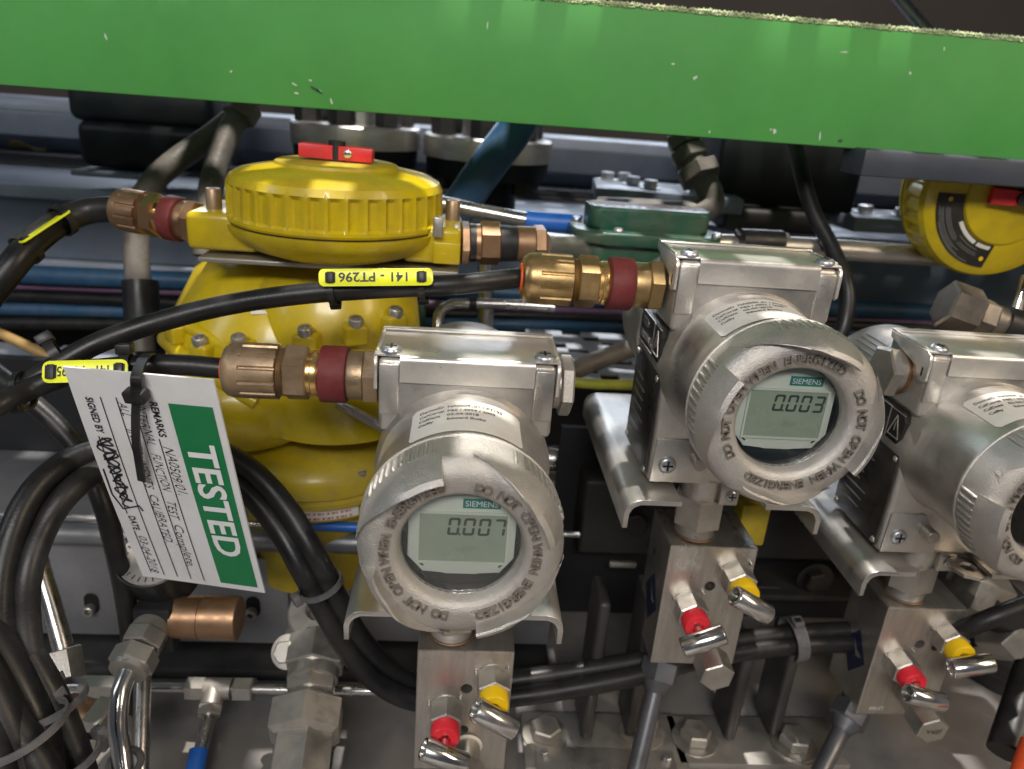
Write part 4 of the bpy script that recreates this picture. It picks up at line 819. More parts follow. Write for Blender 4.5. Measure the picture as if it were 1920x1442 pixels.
# tubes along the sheet panel
zz = onY(300, 1006, 0.50).z
o = B().tube([V(-0.62, 0.50, zz), V(xr_, 0.50, zz)], 0.0085, 20).obj('panel_rail', MID_STEEL); tag(o, 'dark round rail along the top of the sheet panel', 'rail')
z2 = onY(620, 987, 0.488).z; o = B().tube([V(-0.45, 0.488, z2), V(0.10, 0.488, z2)], 0.0024, 10).obj('thin_tube', TUBE_STEEL); tag(o, 'thin steel tube with blue sleeve above the dark rail', 'tube')
a = onY(556, 984, 0.488).x; B().tube([V(a, 0.488, z2), V(0.0, 0.488, z2)], 0.0036, 12).obj('blue_sleeve', BLUE_BRIGHT, o)
# front strip of the panel with slotted bolts
a = onY(322, 1120, 0.505); c = onY(541, 1120, 0.505)
fp = thing('panel_cover', 'lighter grey cover plate with slotted bolt hole beside the brass valve', 'cover plate', V((a.x+c.x)/2, 0.505, pz0)); B().box(a.x, c.x, 0.503, 0.5085, pz0+0.001, pz1-0.004, 0.001).obj('plate', MID_STEEL, fp)
def slot_bolt(parent, px, py, Y):
    c = onY(px, py, Y); fm = frame(V(c.x, Y-0.0002, c.z), (1, 0, 0), (0, 0, 1)); b = B(); b.prism(rrect(-0.0055, 0.0055, -0.009, 0.010, 0.0054), 0, 0.0004, fm); s = b.obj('slot', HOLE, parent)
    b = B(); b.lathe([(0, 0.0044), (0.006, 0.0044), (0.0065, 0.0038), (0.0065, 0.0025), (0.002, 0.0023), (0.002, 0.0001)], ax(V(c.x-0.001, Y, c.z-0.004), (0, -1, 0)), 20, cap=False); return b.obj('slot_bolt', FITTING, s)
slot_bolt(fp, 475, 1138, 0.503)
pb = thing('panel_bolt', 'socket bolt in a slotted hole of the dark sheet panel', 'bolt', onY(172, 1130, 0.51)); slot_bolt(pb, 172, 1132, 0.5095)

# ================================================================== PRESSURE GAUGE AND BRASS VALVE
gc = at(288, 1040, 0.475); ga = V(-0.05, -0.42, 0.90).normalized()
gg = thing('pressure_gauge', 'round black pressure gauge with pale dial behind the TESTED tag', 'pressure gauge', gc-ga*0.04); gm = ax(gc, ga)
B().lathe([(-0.034, 0.012), (-0.030, 0.0215), (-0.004, 0.0232), (0.001, 0.0235), (0.0015, 0.0225), (-0.001, 0.0215), (-0.001, 0.0001)], gm, 48).obj('case', NYLON, gg)
d_ = B().lathe([(-0.0008, 0.0214), (-0.0006, 0.0214)], gm, 40).obj('dial', DIAL, gg)
b = B(); b.box(-0.0006, 0.0006, -0.003, 0.015, -0.0003, 0.0001, 0, gm @ Matrix.Rotation(0.9, 4, 'Z')); b.obj('needle', INK, d_)
b = B()
for k in range(21): b.box(-0.0003, 0.0003, 0.016, 0.019, -0.0004, -0.0001, 0, gm @ Matrix.Rotation(2.4-4.8*k/20, 4, 'Z'))
b.obj('dial_ticks', INK, d_)
B().lathe([(0.0002, 0.0218), (0.0006, 0.0218)], gm, 40).obj('dial_glass', GLASS, gg)
vb0 = at(300, 1165, 0.485)
bv = thing('brass_valve', 'black valve block with copper-brown cylinder under the gauge', 'valve', vb0-V(0, 0, 0.02))
B().box(-0.012, 0.012, -0.012, 0.012, -0.016, 0.018, 0.003, Matrix.Translation(vb0)).obj('valve_block', NYLON, bv)
m = ax(vb0+V(0.010, 0, 0.004), (1, 0, 0.0)); B().lathe([(0, 0.0135), (0.0165, 0.0135), (0.0168, 0.0130), (0.0178, 0.0130), (0.0182, 0.0140), (0.040, 0.0140), (0.0405, 0.0134)], m, 40).obj('copper_cylinder', COPPER, bv, 30)
n0, n1 = at(278, 1188, 0.470), at(238, 1262, 0.448); nd = (n1-n0).normalized(); nm = ax(n0, nd); nl = (n1-n0).length
b = B(); b.lathe([(-0.010, 0.0110), (0.0, 0.0118)], nm, 28); b.hexa(0.0, nl*0.40, 0.0128, nm, 0.2); b.hexa(nl*0.46, nl*0.88, 0.0136, nm, 0.55); b.lathe([(nl*0.86, 0.0118), (nl*0.98, 0.0112), (nl, 0.009)], nm, 28); fx = b.obj('compression_fitting', FITTING, bv, 28)
P = smooth([n1-nd*0.004, at(226, 1300, 0.442), at(221, 1360, 0.437), at(228, 1410, 0.435), at(236, 1470, 0.43)], 8)
o = B().tube(P, 0.0055, 18).obj('bent_tube', CHROME); tag(o, 'shiny bent tube leaving the fitting under the gauge', 'tube')
B().torus(0.0085, 0.0022, ax(at(234, 1432, 0.433), (0, -0.3, 1)), 24, 8).obj('plastic_collar', NYLON_GREY, o)
o = B().tube([at(268, 1262, 0.49), at(262, 1480, 0.46)], 0.0052, 14).obj('straight_tube', TUBE_STEEL); tag(o, 'straight tube just behind the shiny bent tube', 'tube')
P = smooth([at(60, 940, 0.50), at(72, 1050, 0.49), at(95, 1130, 0.485), at(116, 1205, 0.48), at(124, 1240, 0.478)], 6)
o = B().tube(P, 0.0062, 16).obj('curved_tube', TUBE_STEEL); tag(o, 'steel tube curving down behind the looped black cables', 'tube')
B().hexa(-0.004, 0.016, 0.0105, ax(at(122, 1228, 0.478), at(130, 1275, 0.475)-at(122, 1228, 0.478)), 0.4).obj('tube_nut', FITTING, o, 28)
hp = thing('hex_plug', 'big dull hex plug with brass collar beside the bundled cables', 'plug', at(170, 1370, 0.47)); m = ax(at(150, 1345, 0.475), V(1, -0.25, -0.1))
B().lathe([(-0.01, 0.0125), (0.010, 0.0125)], m, 30).obj('collar', COPPER, hp); B().hexa(0.010, 0.022, 0.0175, m, 0.2, 0.0015).obj('hex_head', FITTING, hp, 28)
# small-bore line with tee
def on_line(px, z=0.535): return at(px, 1287+0.016*(px-150), z)
ln = thing('tube_line', 'small horizontal tube line with a tee fitting low on the panel', 'tube line', on_line(400)-V(0, 0, 0.02))
B().tube([on_line(60), on_line(730)], 0.0036, 12).obj('tube', TUBE_STEEL, ln)
for px, l in ((155, 0.016), (188, 0.018), (352, 0.014), (440, 0.014)): B().hexa(0, l, 0.0086, ax(on_line(px), on_line(px+10)-on_line(px)), 0.3).obj('compression_nut', FITTING, ln, 28)
B().lathe([(0, 0.0075), (0.022, 0.0075)], ax(on_line(378), on_line(440)-on_line(378)), 20).obj('tee_body', FITTING, ln)
t0 = on_line(402); t1 = at(370, 1440, 0.50); m = ax(t0, t1-t0); B().lathe([(0, 0.0075), (0.012, 0.0075)], m, 20).hexa(0.012, 0.019, 0.0088, m, 0.3).obj('tee_branch', FITTING, ln, 28)
B().tube([t0+(t1-t0).normalized()*0.016, at(360, 1480, 0.49)], 0.0046, 14).obj('branch_tube', TUBE_STEEL, ln)
B().tube([at(373, 1406, 0.506), at(358, 1482, 0.489)], 0.0062, 14).obj('blue_sleeve', BLUE_BRIGHT, ln)
# big compression fitting with clamp flange
c0, c1 = at(598, 1195, 0.515), at(561, 1442, 0.452); cd = (c1-c0).normalized(); cl = (c1-c0).length; cm = ax(c0, cd, (0, 0, 1))
cf = thing('compression_union', 'large grey hex union hanging from a clamp flange', 'pipe fitting', c0+cd*cl)
B().hexa(cl*0.02, cl*0.27, 0.0205, cm, 0.52, 0.0015).obj('upper_nut', FITTING, cf, 28)
b = B(); b.lathe([(cl*0.25, 0.0165), (cl*0.36, 0.0165), (cl*0.37, 0.0150)], cm, 36); b.obj('collar', FITTING, cf)
B().hexa(cl*0.36, cl*0.46, 0.0165, cm, 0.52, 0.001).obj('middle_nut', FITTING, cf, 28)
B().lathe([(cl*0.44, 0.0130), (cl*0.55, 0.0140)], cm, 30).obj('ferrule', STAINLESS, cf)
B().hexa(cl*0.52, cl*0.80, 0.0245, cm, 0.50, 0.0045).obj('lower_nut', FITTING, cf, 28)
B().lathe([(cl*0.74, 0.0185), (cl*0.78, 0.0192), (cl*1.25, 0.0192)], cm, 6, rot=0.30).obj('hex_body', FITTING, cf, 28)
fc = at(596, 1142, 0.525); fa = V(-0.15, -0.50, 0.85).normalized(); fm = ax(fc, fa, (0, 0, 1)); fl = thing('clamp_flange', 'round pale clamp flange with centre hole behind the paired cables', 'flange', fc-V(0, 0, 0.03))
o = B().lathe([(-0.016, 0.0200), (-0.014, 0.0215), (0.0, 0.0215), (0.0012, 0.0200), (0.0012, 0.0085), (-0.008, 0.0080), (-0.008, 0.0001)], fm, 44, cap=False).obj('flange_disc', FITTING, fl, 35)
for a in (35, 150, 270): B().lathe([(0.0010, 0.0016), (0.0014, 0.0016)], fm @ Matrix.Translation((0.0150*math.cos(math.radians(a)), 0.0150*math.sin(math.radians(a)), 0)), 10).obj('pin_hole', HOLE, fl)
B().box(-0.021, 0.021, -0.012, 0.012, -0.016, 0.010, 0.003, Matrix.Translation(at(594, 1198, 0.525))).obj('clamp_body', FITTING, fl)
bolt(fl, at(541, 1222, 0.505), (-0.15, -0.75, 0.6), 0.0080, 0.008, FITTING)

# ================================================================== SUPPORT STEEL UNDER THE MIDDLE AND RIGHT TRANSMITTERS
sx0 = onY(1086, 1000, 0.545).x; sz1 = onY(1200, 905, 0.545).z; sz0 = onY(1150, 1042, 0.545).z
sb_ = thing('support_beam', 'dark square support beam behind the transmitter brackets', 'beam', V(0.35, 0.57, sz0))
B().box(sx0, 0.80, 0.545, 0.605, sz0, sz1, 0.004, seg=3).obj('beam_tube', DARK_STEEL, sb_)
bolt(sb_, onY(1190, 976, 0.545), (0, -1, 0), 0.0105, 0.008, DARK_STEEL); bolt(sb_, onY(1527, 1086, 0.545), (0, -1, 0), 0.0115, 0.008, DARK_STEEL)
zl = onY(1520, 1118, 0.53).z; B().box(onY(1405, 1100, 0.53).x, 0.80, 0.530, 0.610, zl-0.006, zl, 0.0015).obj('lower_lip', DARK_STEEL, sb_)
B().box(onY(1175, 1060, 0.53).x-0.012, onY(1175, 1060, 0.53).x+0.012, 0.5405, 0.5445, onY(1190, 1062, 0.54).z-0.003, onY(1190, 1062, 0.54).z+0.003, 0.0015).obj('weld_plate', FITTING, sb_)
def post(px, py, top, label, lean=0.0):
    f = onZ(px, py, 0.0); o = B().box(f.x-0.0045, f.x+0.0045, f.y, f.y+0.035, 0.0065, top, 0.0035, seg=3).obj('gusset_plate', GUSSET); return tag(o, label, 'steel plate', 'upright gusset plates on the base')
for i, (px, py, tp) in enumerate(((1098, 1402, 0.13), (1181, 1397, 0.13), (1366, 1404, 0.095), (1449, 1398, 0.095))):
    post(px, py, tp, 'upright dark gusset plate left of the middle manifold tube' if i < 2 else 'upright dark gusset plate between the middle and right manifold tubes')
def base_plate(px0, px1, py0, py1, label, bolts):
    a = onZ(px0, py1, 0.006); c = onZ(px1, py0, 0.006); root = thing('foot_plate', label, 'plate', V((a.x+c.x)/2, (a.y+c.y)/2, 0)); B().box(min(a.x, c.x), max(a.x, c.x), a.y, c.y, 0.0005, 0.006, 0.001).obj('plate', STAINLESS, root)
    for px, py in bolts: p = onZ(px, py, 0.0062); bolt(root, p, (0, 0, 1), 0.0118, 0.009, FITTING, rot=random.random())
base_plate(985, 1262, 1338, 1440, 'worn foot plate carrying the engraved nameplate', [(1022, 1378), (1204, 1372)])
base_plate(1275, 1545, 1345, 1432, 'worn foot plate right of the engraved nameplate', [(1302, 1386), (1488, 1396)])
e0 = onZ(1003, 1404, 0.0065); e1 = onZ(1262, 1416, 0.0065); ex = (e1-e0); ex.z = 0; ew = ex.length; ex.normalize(); em = frame(e0, ex, V(-ex.y, ex.x, 0))
npl = thing('engraved_nameplate', 'engraved steel nameplate with a line of lettering on the base', 'nameplate', e0); B().box(0, ew, -0.05, 0.002, 0, 0.0016, 0.0004, em).obj('plate', STAINLESS, npl)
b = B()
for i, s in enumerate(('', 'SIEMENS INDUSTRIAL TURBO MACHINERY')):
    if not s: continue
    vs, fs = text_geo(s, 0.0062); k = min(1, (ew-0.03)/text_w(s, 0.0062)); b.add([(0.014+v[0]*k, -0.0085-i*0.0095+v[1], 0.0017) for v in vs], fs, em)
b.obj('engraved_text', INK_GREY, npl, smooth_=False)
for x in (0.006, ew-0.006): bolt(npl, em @ V(x, -0.006, 0.0016), (0, 0, 1), 0.003, 0.002, SCREW_ZINC, False, 'plate_screw')
# right hand corner
rc = onZ(1905, 1225, 0.0); rf = thing('round_cover', 'round bolted steel cover on the base behind the right manifold', 'cover', rc); m = Matrix.Translation(rc)
B().lathe([(0.0, 0.075), (0.014, 0.075), (0.016, 0.072), (0.016, 0.055), (0.030, 0.052), (0.032, 0.049), (0.032, 0.0001)], m, 60).obj('cover_disc', DARK_STEEL, rf, 35)
for a in (205, 240, 275, 310): bolt(rf, rc+V(0.064*math.cos(math.radians(a)), 0.064*math.sin(math.radians(a)), 0.016), (0, 0, 1), 0.008, 0.007, FITTING)
o = B().tube(smooth([at(1990, 1110, 0.50), at(1920, 1135, 0.50), at(1860, 1158, 0.50), at(1800, 1184, 0.51), at(1730, 1210, 0.53)], 6), 0.0062, 14).obj('black_cable', CABLE); tag(o, 'black cable passing behind the INLET two-valve block', 'cable')
o = B().tube([at(1935, 1255, 0.53), at(1885, 1412, 0.50)], 0.0115, 20).obj('black_rod', NYLON); tag(o, 'thick black rod standing in front of the round cover', 'rod')
o = B().tube([at(1940, 1395, 0.48), at(1915, 1470, 0.47)], 0.008, 16).obj('orange_tube', ORANGE); tag(o, 'short orange tube beside the thick black rod', 'tube')
fg = thing('fitting_group', 'grey fittings stacked behind the plugged transmitter bracket', 'pipe fitting', at(1850, 1160, 0.56))
B().hexa(0, 0.030, 0.021, ax(at(1800, 1100, 0.56), (1, -0.1, -0.3)), 0.2).obj('nut', FITTING, fg, 28); B().lathe([(0, 0.018), (0.05, 0.018)], ax(at(1830, 1120, 0.56), (1, 0.0, -0.4)), 24).obj('pipe_stub', DARK_STEEL, fg); B().hexa(0, 0.02, 0.022, ax(at(1868, 1168, 0.57), (0.7, -0.2, -0.6)), 0.2).obj('nut', FITTING, fg, 28)
lg = T3+V(0.018, YF-0.004, -0.083); lt = thing('earth_lug', 'flat steel earth lug with hole under the plugged transmitter', 'lug', lg)
o = B().lathe([(0.0, 0.0058), (0.0, 0.0125), (0.0022, 0.0125), (0.0022, 0.0058), (0.0, 0.0058)], Matrix.Translation(lg), 8, cap=False).obj('lug_ring', STAINLESS, lt); B().box(0.008, 0.028, -0.008, 0.008, 0, 0.0022, 0.0006, Matrix.Translation(lg)).obj('lug_tongue', STAINLESS, lt)
# fittings behind the plugged transmitter (upper right)
u0 = at(1796, 578, 0.53); ud = (at(1890, 612, 0.53)-u0).normalized(); um = ax(u0, ud); uf = thing('elbow_fitting', 'brown-grey hex fittings above the plugged transmitter', 'pipe fitting', u0-V(0, 0, 0.02))
B().hexa(-0.011, 0.012, 0.0175, um, 0.3, 0.002).obj('end_nut', FIT_DARK, uf, 28); B().hexa(0.012, 0.024, 0.0135, um, 0.1, 0.0015).obj('middle_nut', FIT_DARK, uf, 28); B().lathe([(0.024, 0.0115), (0.034, 0.0115)], um, 24).obj('ferrule', FIT_DARK, uf); B().lathe([(0.032, 0.0135), (0.07, 0.0135)], um, 24).obj('black_sleeve', NYLON, uf)
B().box(-0.022, 0.03, -0.012, 0.012, -0.024, -0.019, 0.002, Matrix.Translation(u0)).obj('foot', FIT_DARK, uf)
o = B().tube([at(1890, 640, 0.56), at(1925, 520, 0.58)], 0.004, 12).obj('slim_tube', TUBE_STEEL); tag(o, 'slim steel tube rising beside the half-hidden switch box', 'tube')
# rod high up behind the green beam
o = B().tube([at(1655, -40, 0.9), at(1740, 60, 0.9)], 0.0075, 14).obj('bright_rod', TUBE_STEEL); tag(o, 'bright steel rod behind the green beam', 'rod')

o = B().box(-0.010, 0.010, -0.008, 0.008, -0.02, 0.012, 0.002, Matrix.Translation(at(1408, 966, 0.52))).obj('yellow_block', YELLOW); tag(o, 'small yellow block behind the middle two-valve block', 'block')

# ================================================================== BLACK CABLES
def cable(pts, r, label, group=None, n=10):
    o = B().tube(smooth(pts, n), r, 18).obj('black_cable', CABLE); return tag(o, label, 'cable', group)
c1s = G1+V(-0.079, 0, 0); c2s = G2+V(-0.079, -0.0016, 0.001); 
m_ = ax(GL, gd); c3s = GL+gd*glen*0.98
C1 = [c1s, at(330, 684, 0.386), at(230, 688, 0.381), at(140, 700, 0.376), at(60, 728, 0.370), at(-10, 765, 0.355), at(-90, 830, 0.355)]
C2 = [c2s, at(860, 533, 0.405), at(705, 541, 0.402), at(560, 552, 0.400), at(420, 573, 0.398), at(290, 606, 0.393), at(180, 645, 0.385), at(100, 690, 0.378), at(30, 735, 0.372), at(-60, 800, 0.37)]
C3 = [c3s, at(165, 396, 0.503), at(115, 415, 0.493), at(62, 455, 0.475), at(22, 500, 0.465), at(-40, 580, 0.46)]
cable(C1, 0.0054, 'dusty black cable entering the dull brass gland, carrying the TESTED tag')
cable(C2, 0.0056, 'black cable with yellow 141 - PT296 marker entering the golden brass gland')
cable(C3, 0.0086, 'black cable entering the weathered gland of the yellow switch box')
# loop pair: up from the bundle, over behind the tag, down and away behind the first manifold
LA = [at(70, 1500, 0.36), at(48, 1400, 0.365), at(18, 1290, 0.37), at(2, 1180, 0.37), at(8, 1060, 0.375), at(45, 950, 0.385), at(105, 880, 0.40), at(180, 847, 0.42), at(300, 832, 0.44), at(400, 843, 0.45), at(475, 885, 0.45), at(541, 958, 0.45), at(593, 1045, 0.45), at(634, 1125, 0.46), at(678, 1200, 0.48), at(735, 1258, 0.50), at(800, 1288, 0.515), at(900, 1282, 0.52), at(1000, 1270, 0.525), at(1120, 1252, 0.53), at(1215, 1235, 0.535), at(1330, 1208, 0.54), at(1490, 1188, 0.55), at(1650, 1180, 0.56)]
LB = [at(128, 1500, 0.37), at(105, 1400, 0.372), at(72, 1290, 0.375), at(50, 1180, 0.378), at(52, 1080, 0.38), at(85, 985, 0.39), at(135, 918, 0.40), at(200, 878, 0.42), at(300, 858, 0.44), at(390, 872, 0.45), at(456, 915, 0.45), at(520, 988, 0.45), at(568, 1072, 0.45), at(609, 1147, 0.46), at(652, 1220, 0.475), at(712, 1283, 0.49), at(790, 1316, 0.50), at(900, 1312, 0.51), at(1000, 1302, 0.515), at(1120, 1282, 0.52), at(1215, 1262, 0.525), at(1330, 1232, 0.535), at(1490, 1210, 0.545), at(1650, 1205, 0.555)]
cable(LA, 0.0068, 'outer of two thick black cables looping behind the TESTED tag')
cable(LB, 0.0068, 'inner of two thick black cables looping behind the TESTED tag')
cable([at(-20, 690, 0.47), at(40, 738, 0.46), at(110, 800, 0.46), at(160, 865, 0.46), at(195, 950, 0.46), at(216, 1030, 0.465), at(235, 1120, 0.475), at(250, 1230, 0.49), at(258, 1330, 0.51)], 0.0062, 'shadowed black cable dropping behind the loops towards the gauge')
# bundle in the bottom left corner
bun = [([(-60, 1130), (-5, 1210), (40, 1290), (75, 1370), (100, 1480)], 0.365, 0.0085), ([(-80, 1190), (-30, 1270), (10, 1350), (40, 1440), (60, 1520)], 0.35, 0.0090), ([(-70, 1290), (-40, 1360), (-10, 1430), (10, 1520)], 0.34, 0.0085),
       ([(55, 1230), (95, 1300), (125, 1370), (150, 1440), (165, 1520)], 0.375, 0.0075), ([(10, 1330), (50, 1390), (85, 1450), (110, 1530)], 0.352, 0.0080)]
for pts, z, r in bun: cable([at(x, y, z) for x, y in pts], r, 'thick black cable in the tied bundle beside the hex plug', 'tied cable bundle')

# ================================================================== CABLE TIES, MARKERS, TAG
def tie(c, d, r, label, mtl=None, head=0.0, hs=1.0, up=None, width=0.0048, sy=1.0, group='cable ties'):
    mtl = mtl or NYLON; root = thing('cable_tie', label, 'cable tie', c, group); m = ax(c, d, up); b = B(); n = 40
    pr = []
    for k in range(n):
        a = 2*math.pi*k/n; pr.append((math.cos(a), math.sin(a)*sy))
    vs = []
    for rr, z in ((r, -width/2), (r+0.0013, -width/2), (r+0.0013, width/2), (r, width/2)): vs += [(x*rr, y*rr, z) for x, y in pr]
    b.add(vs, [(j*n+k, j*n+(k+1) % n, ((j+1) % 4)*n+(k+1) % n, ((j+1) % 4)*n+k) for j in range(4) for k in range(n)], m); b.obj('strap', mtl, root, 40)
    hm = m @ Matrix.Rotation(head, 4, 'Z') @ Matrix.Translation((r*1.0+0.0028, 0, 0)); b = B(); b.box(-0.0024*hs, 0.0028*hs, -0.0040*hs, 0.0040*hs, -0.0038*hs, 0.0038*hs, 0.0007, hm); b.obj('tie_head', mtl, root)
    b = B(); b.box(0.0020*hs, 0.0030*hs, -0.0018*hs, 0.0018*hs, -0.0024*hs, 0.0024*hs, 0.0002, hm); b.obj('head_slot', HOLE, root)
    return root
def pdir(P, i): return (Vector(P[i+1])-Vector(P[i-1])).normalized()
tie(at(105, 664, 0.381), at(180, 645, 0.385)-at(60, 712, 0.374), 0.0064, 'black cable tie on the marked cable where it nears the tagged cable', None, math.radians(60))
tie(at(238, 687, 0.381), at(230, 688, 0.381)-at(330, 684, 0.386), 0.0062, 'black cable tie holding the end of the partly hidden marker', None, math.radians(100))
tie(at(44, 733, 0.3705), V(1, 0.05, 0.22), 0.0085, 'shiny strap joining the tagged and the marked cable', None, math.radians(200), 0.8, None, 0.003)
tie(at(601, 1098, 0.452), at(625, 1150, 0.465)-at(580, 1055, 0.45), 0.0125, 'pale dusty cable tie around the two looping cables', NYLON_GREY, math.radians(150), 0.9, None, 0.0036)
tie(at(92, 1318, 0.372), V(0.25, -0.1, -0.9), 0.0165, 'dusty grey cable tie high on the bundle beside the hex plug', NYLON_GREY, math.radians(250), 1.0, None, 0.0035)
tie(at(40, 1372, 0.352), V(0.35, -0.1, -0.9), 0.0200, 'dusty grey cable tie across the thickest cables of the bundle', NYLON_GREY, math.radians(280), 1.1, None, 0.0035)
tie(at(125, 1425, 0.368), V(0.3, -0.1, -0.9), 0.0150, 'grey cable tie low on the bundle beside the hex plug', NYLON_GREY, math.radians(300), 0.9, None, 0.0035)
tie(at(1488, 1198, 0.55), V(1, 0.1, 0.15), 0.0150, 'dark clip holding both loop cables below the support beam', NYLON_GREY, math.radians(100), 1.0, None, 0.009)
tie(at(98, 520, 0.88), V(1, 0, 0), 0.0300, 'dark strap around the horizontal cable run', NYLON, math.radians(200), 1.0, None, 0.008)

def marker(px0, py0, px1, py1, z, hgt, txt, label, nrm, flip=True):
    a = at(px0, py0, z[0]); c = at(px1, py1, z[1]); ex = (a-c) if flip else (c-a); L = ex.length; ctr = (a+c)/2; ey = Vector(nrm).cross(ex).normalized()
    fm = frame(ctr, ex, ey); root = thing('cable_marker', label, 'cable marker', ctr, 'yellow cable markers')
    b = B(); b.prism(rrect(-L/2, L/2, -hgt/2, hgt/2, hgt*0.28), -0.0006, 0.0006, fm, 0.0002); b.obj('marker_plate', MARKER, root)
    for s in (-1, 1):
        b = B(); b.box(s*L*0.40-0.0026, s*L*0.40+0.0026, -hgt*0.30, hgt*0.30, 0.0004, 0.0009, 0, fm); sl_ = b.obj('strap_slot', HOLE, root)
        b = B(); b.box(s*L*0.40-0.0017, s*L*0.40+0.0017, -hgt*0.34, hgt*0.34, 0.0006, 0.0017, 0.0004, fm); b.obj('strap', NYLON, sl_)
    if not txt: return root
    vs, fs = text_geo(txt, 0.0068, bold=0.00012); w_ = text_w(txt, 0.0068); k = L*0.60/w_
    b = B(); b.add([((v[0]-w_/2)*k, v[1]-0.0024, 0.0008) for v in vs], fs, fm); b.obj('marker_text', INK, root, smooth_=False); return root
marker(598, 521, 812, 519, (0.3900, 0.3930), 0.0090, '141 - PT296', 'yellow marker lettered 141 - PT296 on the upper black cable', (0, -0.93, 0.36))
marker(80, 698, 240, 694, (0.3635, 0.3690), 0.0108, '141 - PT195', 'yellow marker partly hidden behind the TESTED tag', (0.1, -0.85, 0.5))
marker(38, 455, 128, 396, (0.462, 0.482), 0.0095, '', 'yellow marker seen edge-on along the switch box cable', (-0.45, -0.25, 0.85))
tie(at(118, 413, 0.489), pdir(C3, 2), 0.0092, 'black cable tie at the upper end of the edge-on marker', None, math.radians(200), 0.9)
tie(at(50, 467, 0.474), pdir(C3, 3), 0.0092, 'black cable tie at the lower end of the edge-on marker', None, math.radians(200), 0.9)
for px, py, z in ((623, 546, 0.401), (790, 537, 0.403)): tie(at(px, py, z), at(705, 541, 0.402)-at(560, 552, 0.400), 0.0062, 'thin strap holding the 141 - PT296 marker to its cable', None, math.radians(-60), 0.8, None, 0.0034, group='straps of the marker')

# ---- TESTED tag: rectangle recovered from its four corners
zs = [z*1.075 for z in (0.33, 0.3177, 0.3993, 0.4116)]; TC = [at(x, y, z) for (x, y), z in zip(((118, 688), (400, 713), (497, 1112), (268, 1080)), zs)]
TW = ((TC[1]-TC[0]).length+(TC[2]-TC[3]).length)/2; TH = ((TC[3]-TC[0]).length+(TC[2]-TC[1]).length)/2
ey_ = ((TC[0]-TC[3])+(TC[1]-TC[2])).normalized(); ex_ = ((TC[1]-TC[0])+(TC[2]-TC[3])); tgm = frame((TC[0]+TC[1]+TC[2]+TC[3])/4, ex_, ey_)
tr = thing('tested_tag', 'white card tag with green TESTED panel hanging from the black cable', 'tag', (TC[2]+TC[3])/2)
def tp(u, v, d=0.0):                                   # u: 0..1 left to right, v: 0..1 top to bottom; gentle bow of the card
    c = TC[0]*(1-u)*(1-v)+TC[1]*u*(1-v)+TC[2]*u*v+TC[3]*(1-u)*v; nrm = tgm.to_3x3().col[2]
    return c+nrm*(d+0.0016*math.sin(math.pi*v)*(1-0.5*u))
b = B(); n = 14; m_n = 10
for dd in (0.0, -0.0009): pass
vs = [tp(i/m_n, j/n, dd) for dd in (0.0, -0.0010) for j in range(n+1) for i in range(m_n+1)]; N1 = (n+1)*(m_n+1); fs = []
for j in range(n):
    for i in range(m_n):
        q = (j*(m_n+1)+i, j*(m_n+1)+i+1, (j+1)*(m_n+1)+i+1, (j+1)*(m_n+1)+i); fs += [q, tuple(N1+x for x in q[::-1])]
edge = [i for i in range(m_n+1)]+[j*(m_n+1)+m_n for j in range(1, n+1)]+[n*(m_n+1)+i for i in range(m_n-1, -1, -1)]+[j*(m_n+1) for j in range(n-1, 0, -1)]
for a, c in zip(edge, edge[1:]+edge[:1]): fs.append((a, N1+a, N1+c, c))
b.add(vs, fs); card = b.obj('card', TAG_WHITE, tr, 50)
def patch(u0, u1, v0, v1, d, nu=8, nv=20):
    b = B(); vs = [tp(u0+(u1-u0)*i/nu, v0+(v1-v0)*j/nv, d) for j in range(nv+1) for i in range(nu+1)]
    b.add(vs, [(j*(nu+1)+i, j*(nu+1)+i+1, (j+1)*(nu+1)+i+1, (j+1)*(nu+1)+i) for j in range(nv) for i in range(nu)]); return b
gp = patch(0.658, 0.954, 0.105, 0.971, 0.0002).obj('green_panel', TAG_GREEN, card, 60)
# text runs down the card; its top faces right. (s along v, t along u) in card fractions
def tag_text(s, u_base, v0, size, mtl, parent, name, shear=0.0, vmax=None, d=0.0005, bold=0.0, hx=1.0, wob=0.0, seed=0):
    vs, fs = text_geo(s, 1.0, shear=shear, bold=bold); w_ = max(v[0] for v in vs); kv = size*hx/TH if vmax is None else (vmax-v0)/w_; ku = size/TW; r = random.Random(seed); ph = r.uniform(0, 6)
    b = B(); b.add([tp(u_base+v[1]*ku+wob*math.sin(v[0]*1.9+ph), v0+v[0]*kv, d) for v in vs], fs); return b.obj(name, mtl, parent, smooth_=False)
tag_text('TESTED', 0.712, 0.262, 0.0215, TAG_LETTER, gp, 'white_word', vmax=0.803, d=0.0006, bold=0.022)
ink = [('REMARKS', 0.535, 0.102, 0.246), ('SIGNED BY', 0.090, 0.108, 0.256), ('DATE', 0.092, 0.643, 0.718)]
for s, u, v0, v1 in ink: tag_text(s, u, v0, 0.0056, INK, card, 'printed_word', vmax=v1, bold=0.02)
for u, v0, v1 in ((0.522, 0.256, 0.972), (0.414, 0.098, 0.972), (0.304, 0.100, 0.970), (0.194, 0.103, 0.970), (0.086, 0.27, 0.635), (0.088, 0.724, 0.966)):
    patch(u, u+0.007, v0, v1, 0.0004, 1, 10).obj('ruled_line', INK, card, smooth_=False)
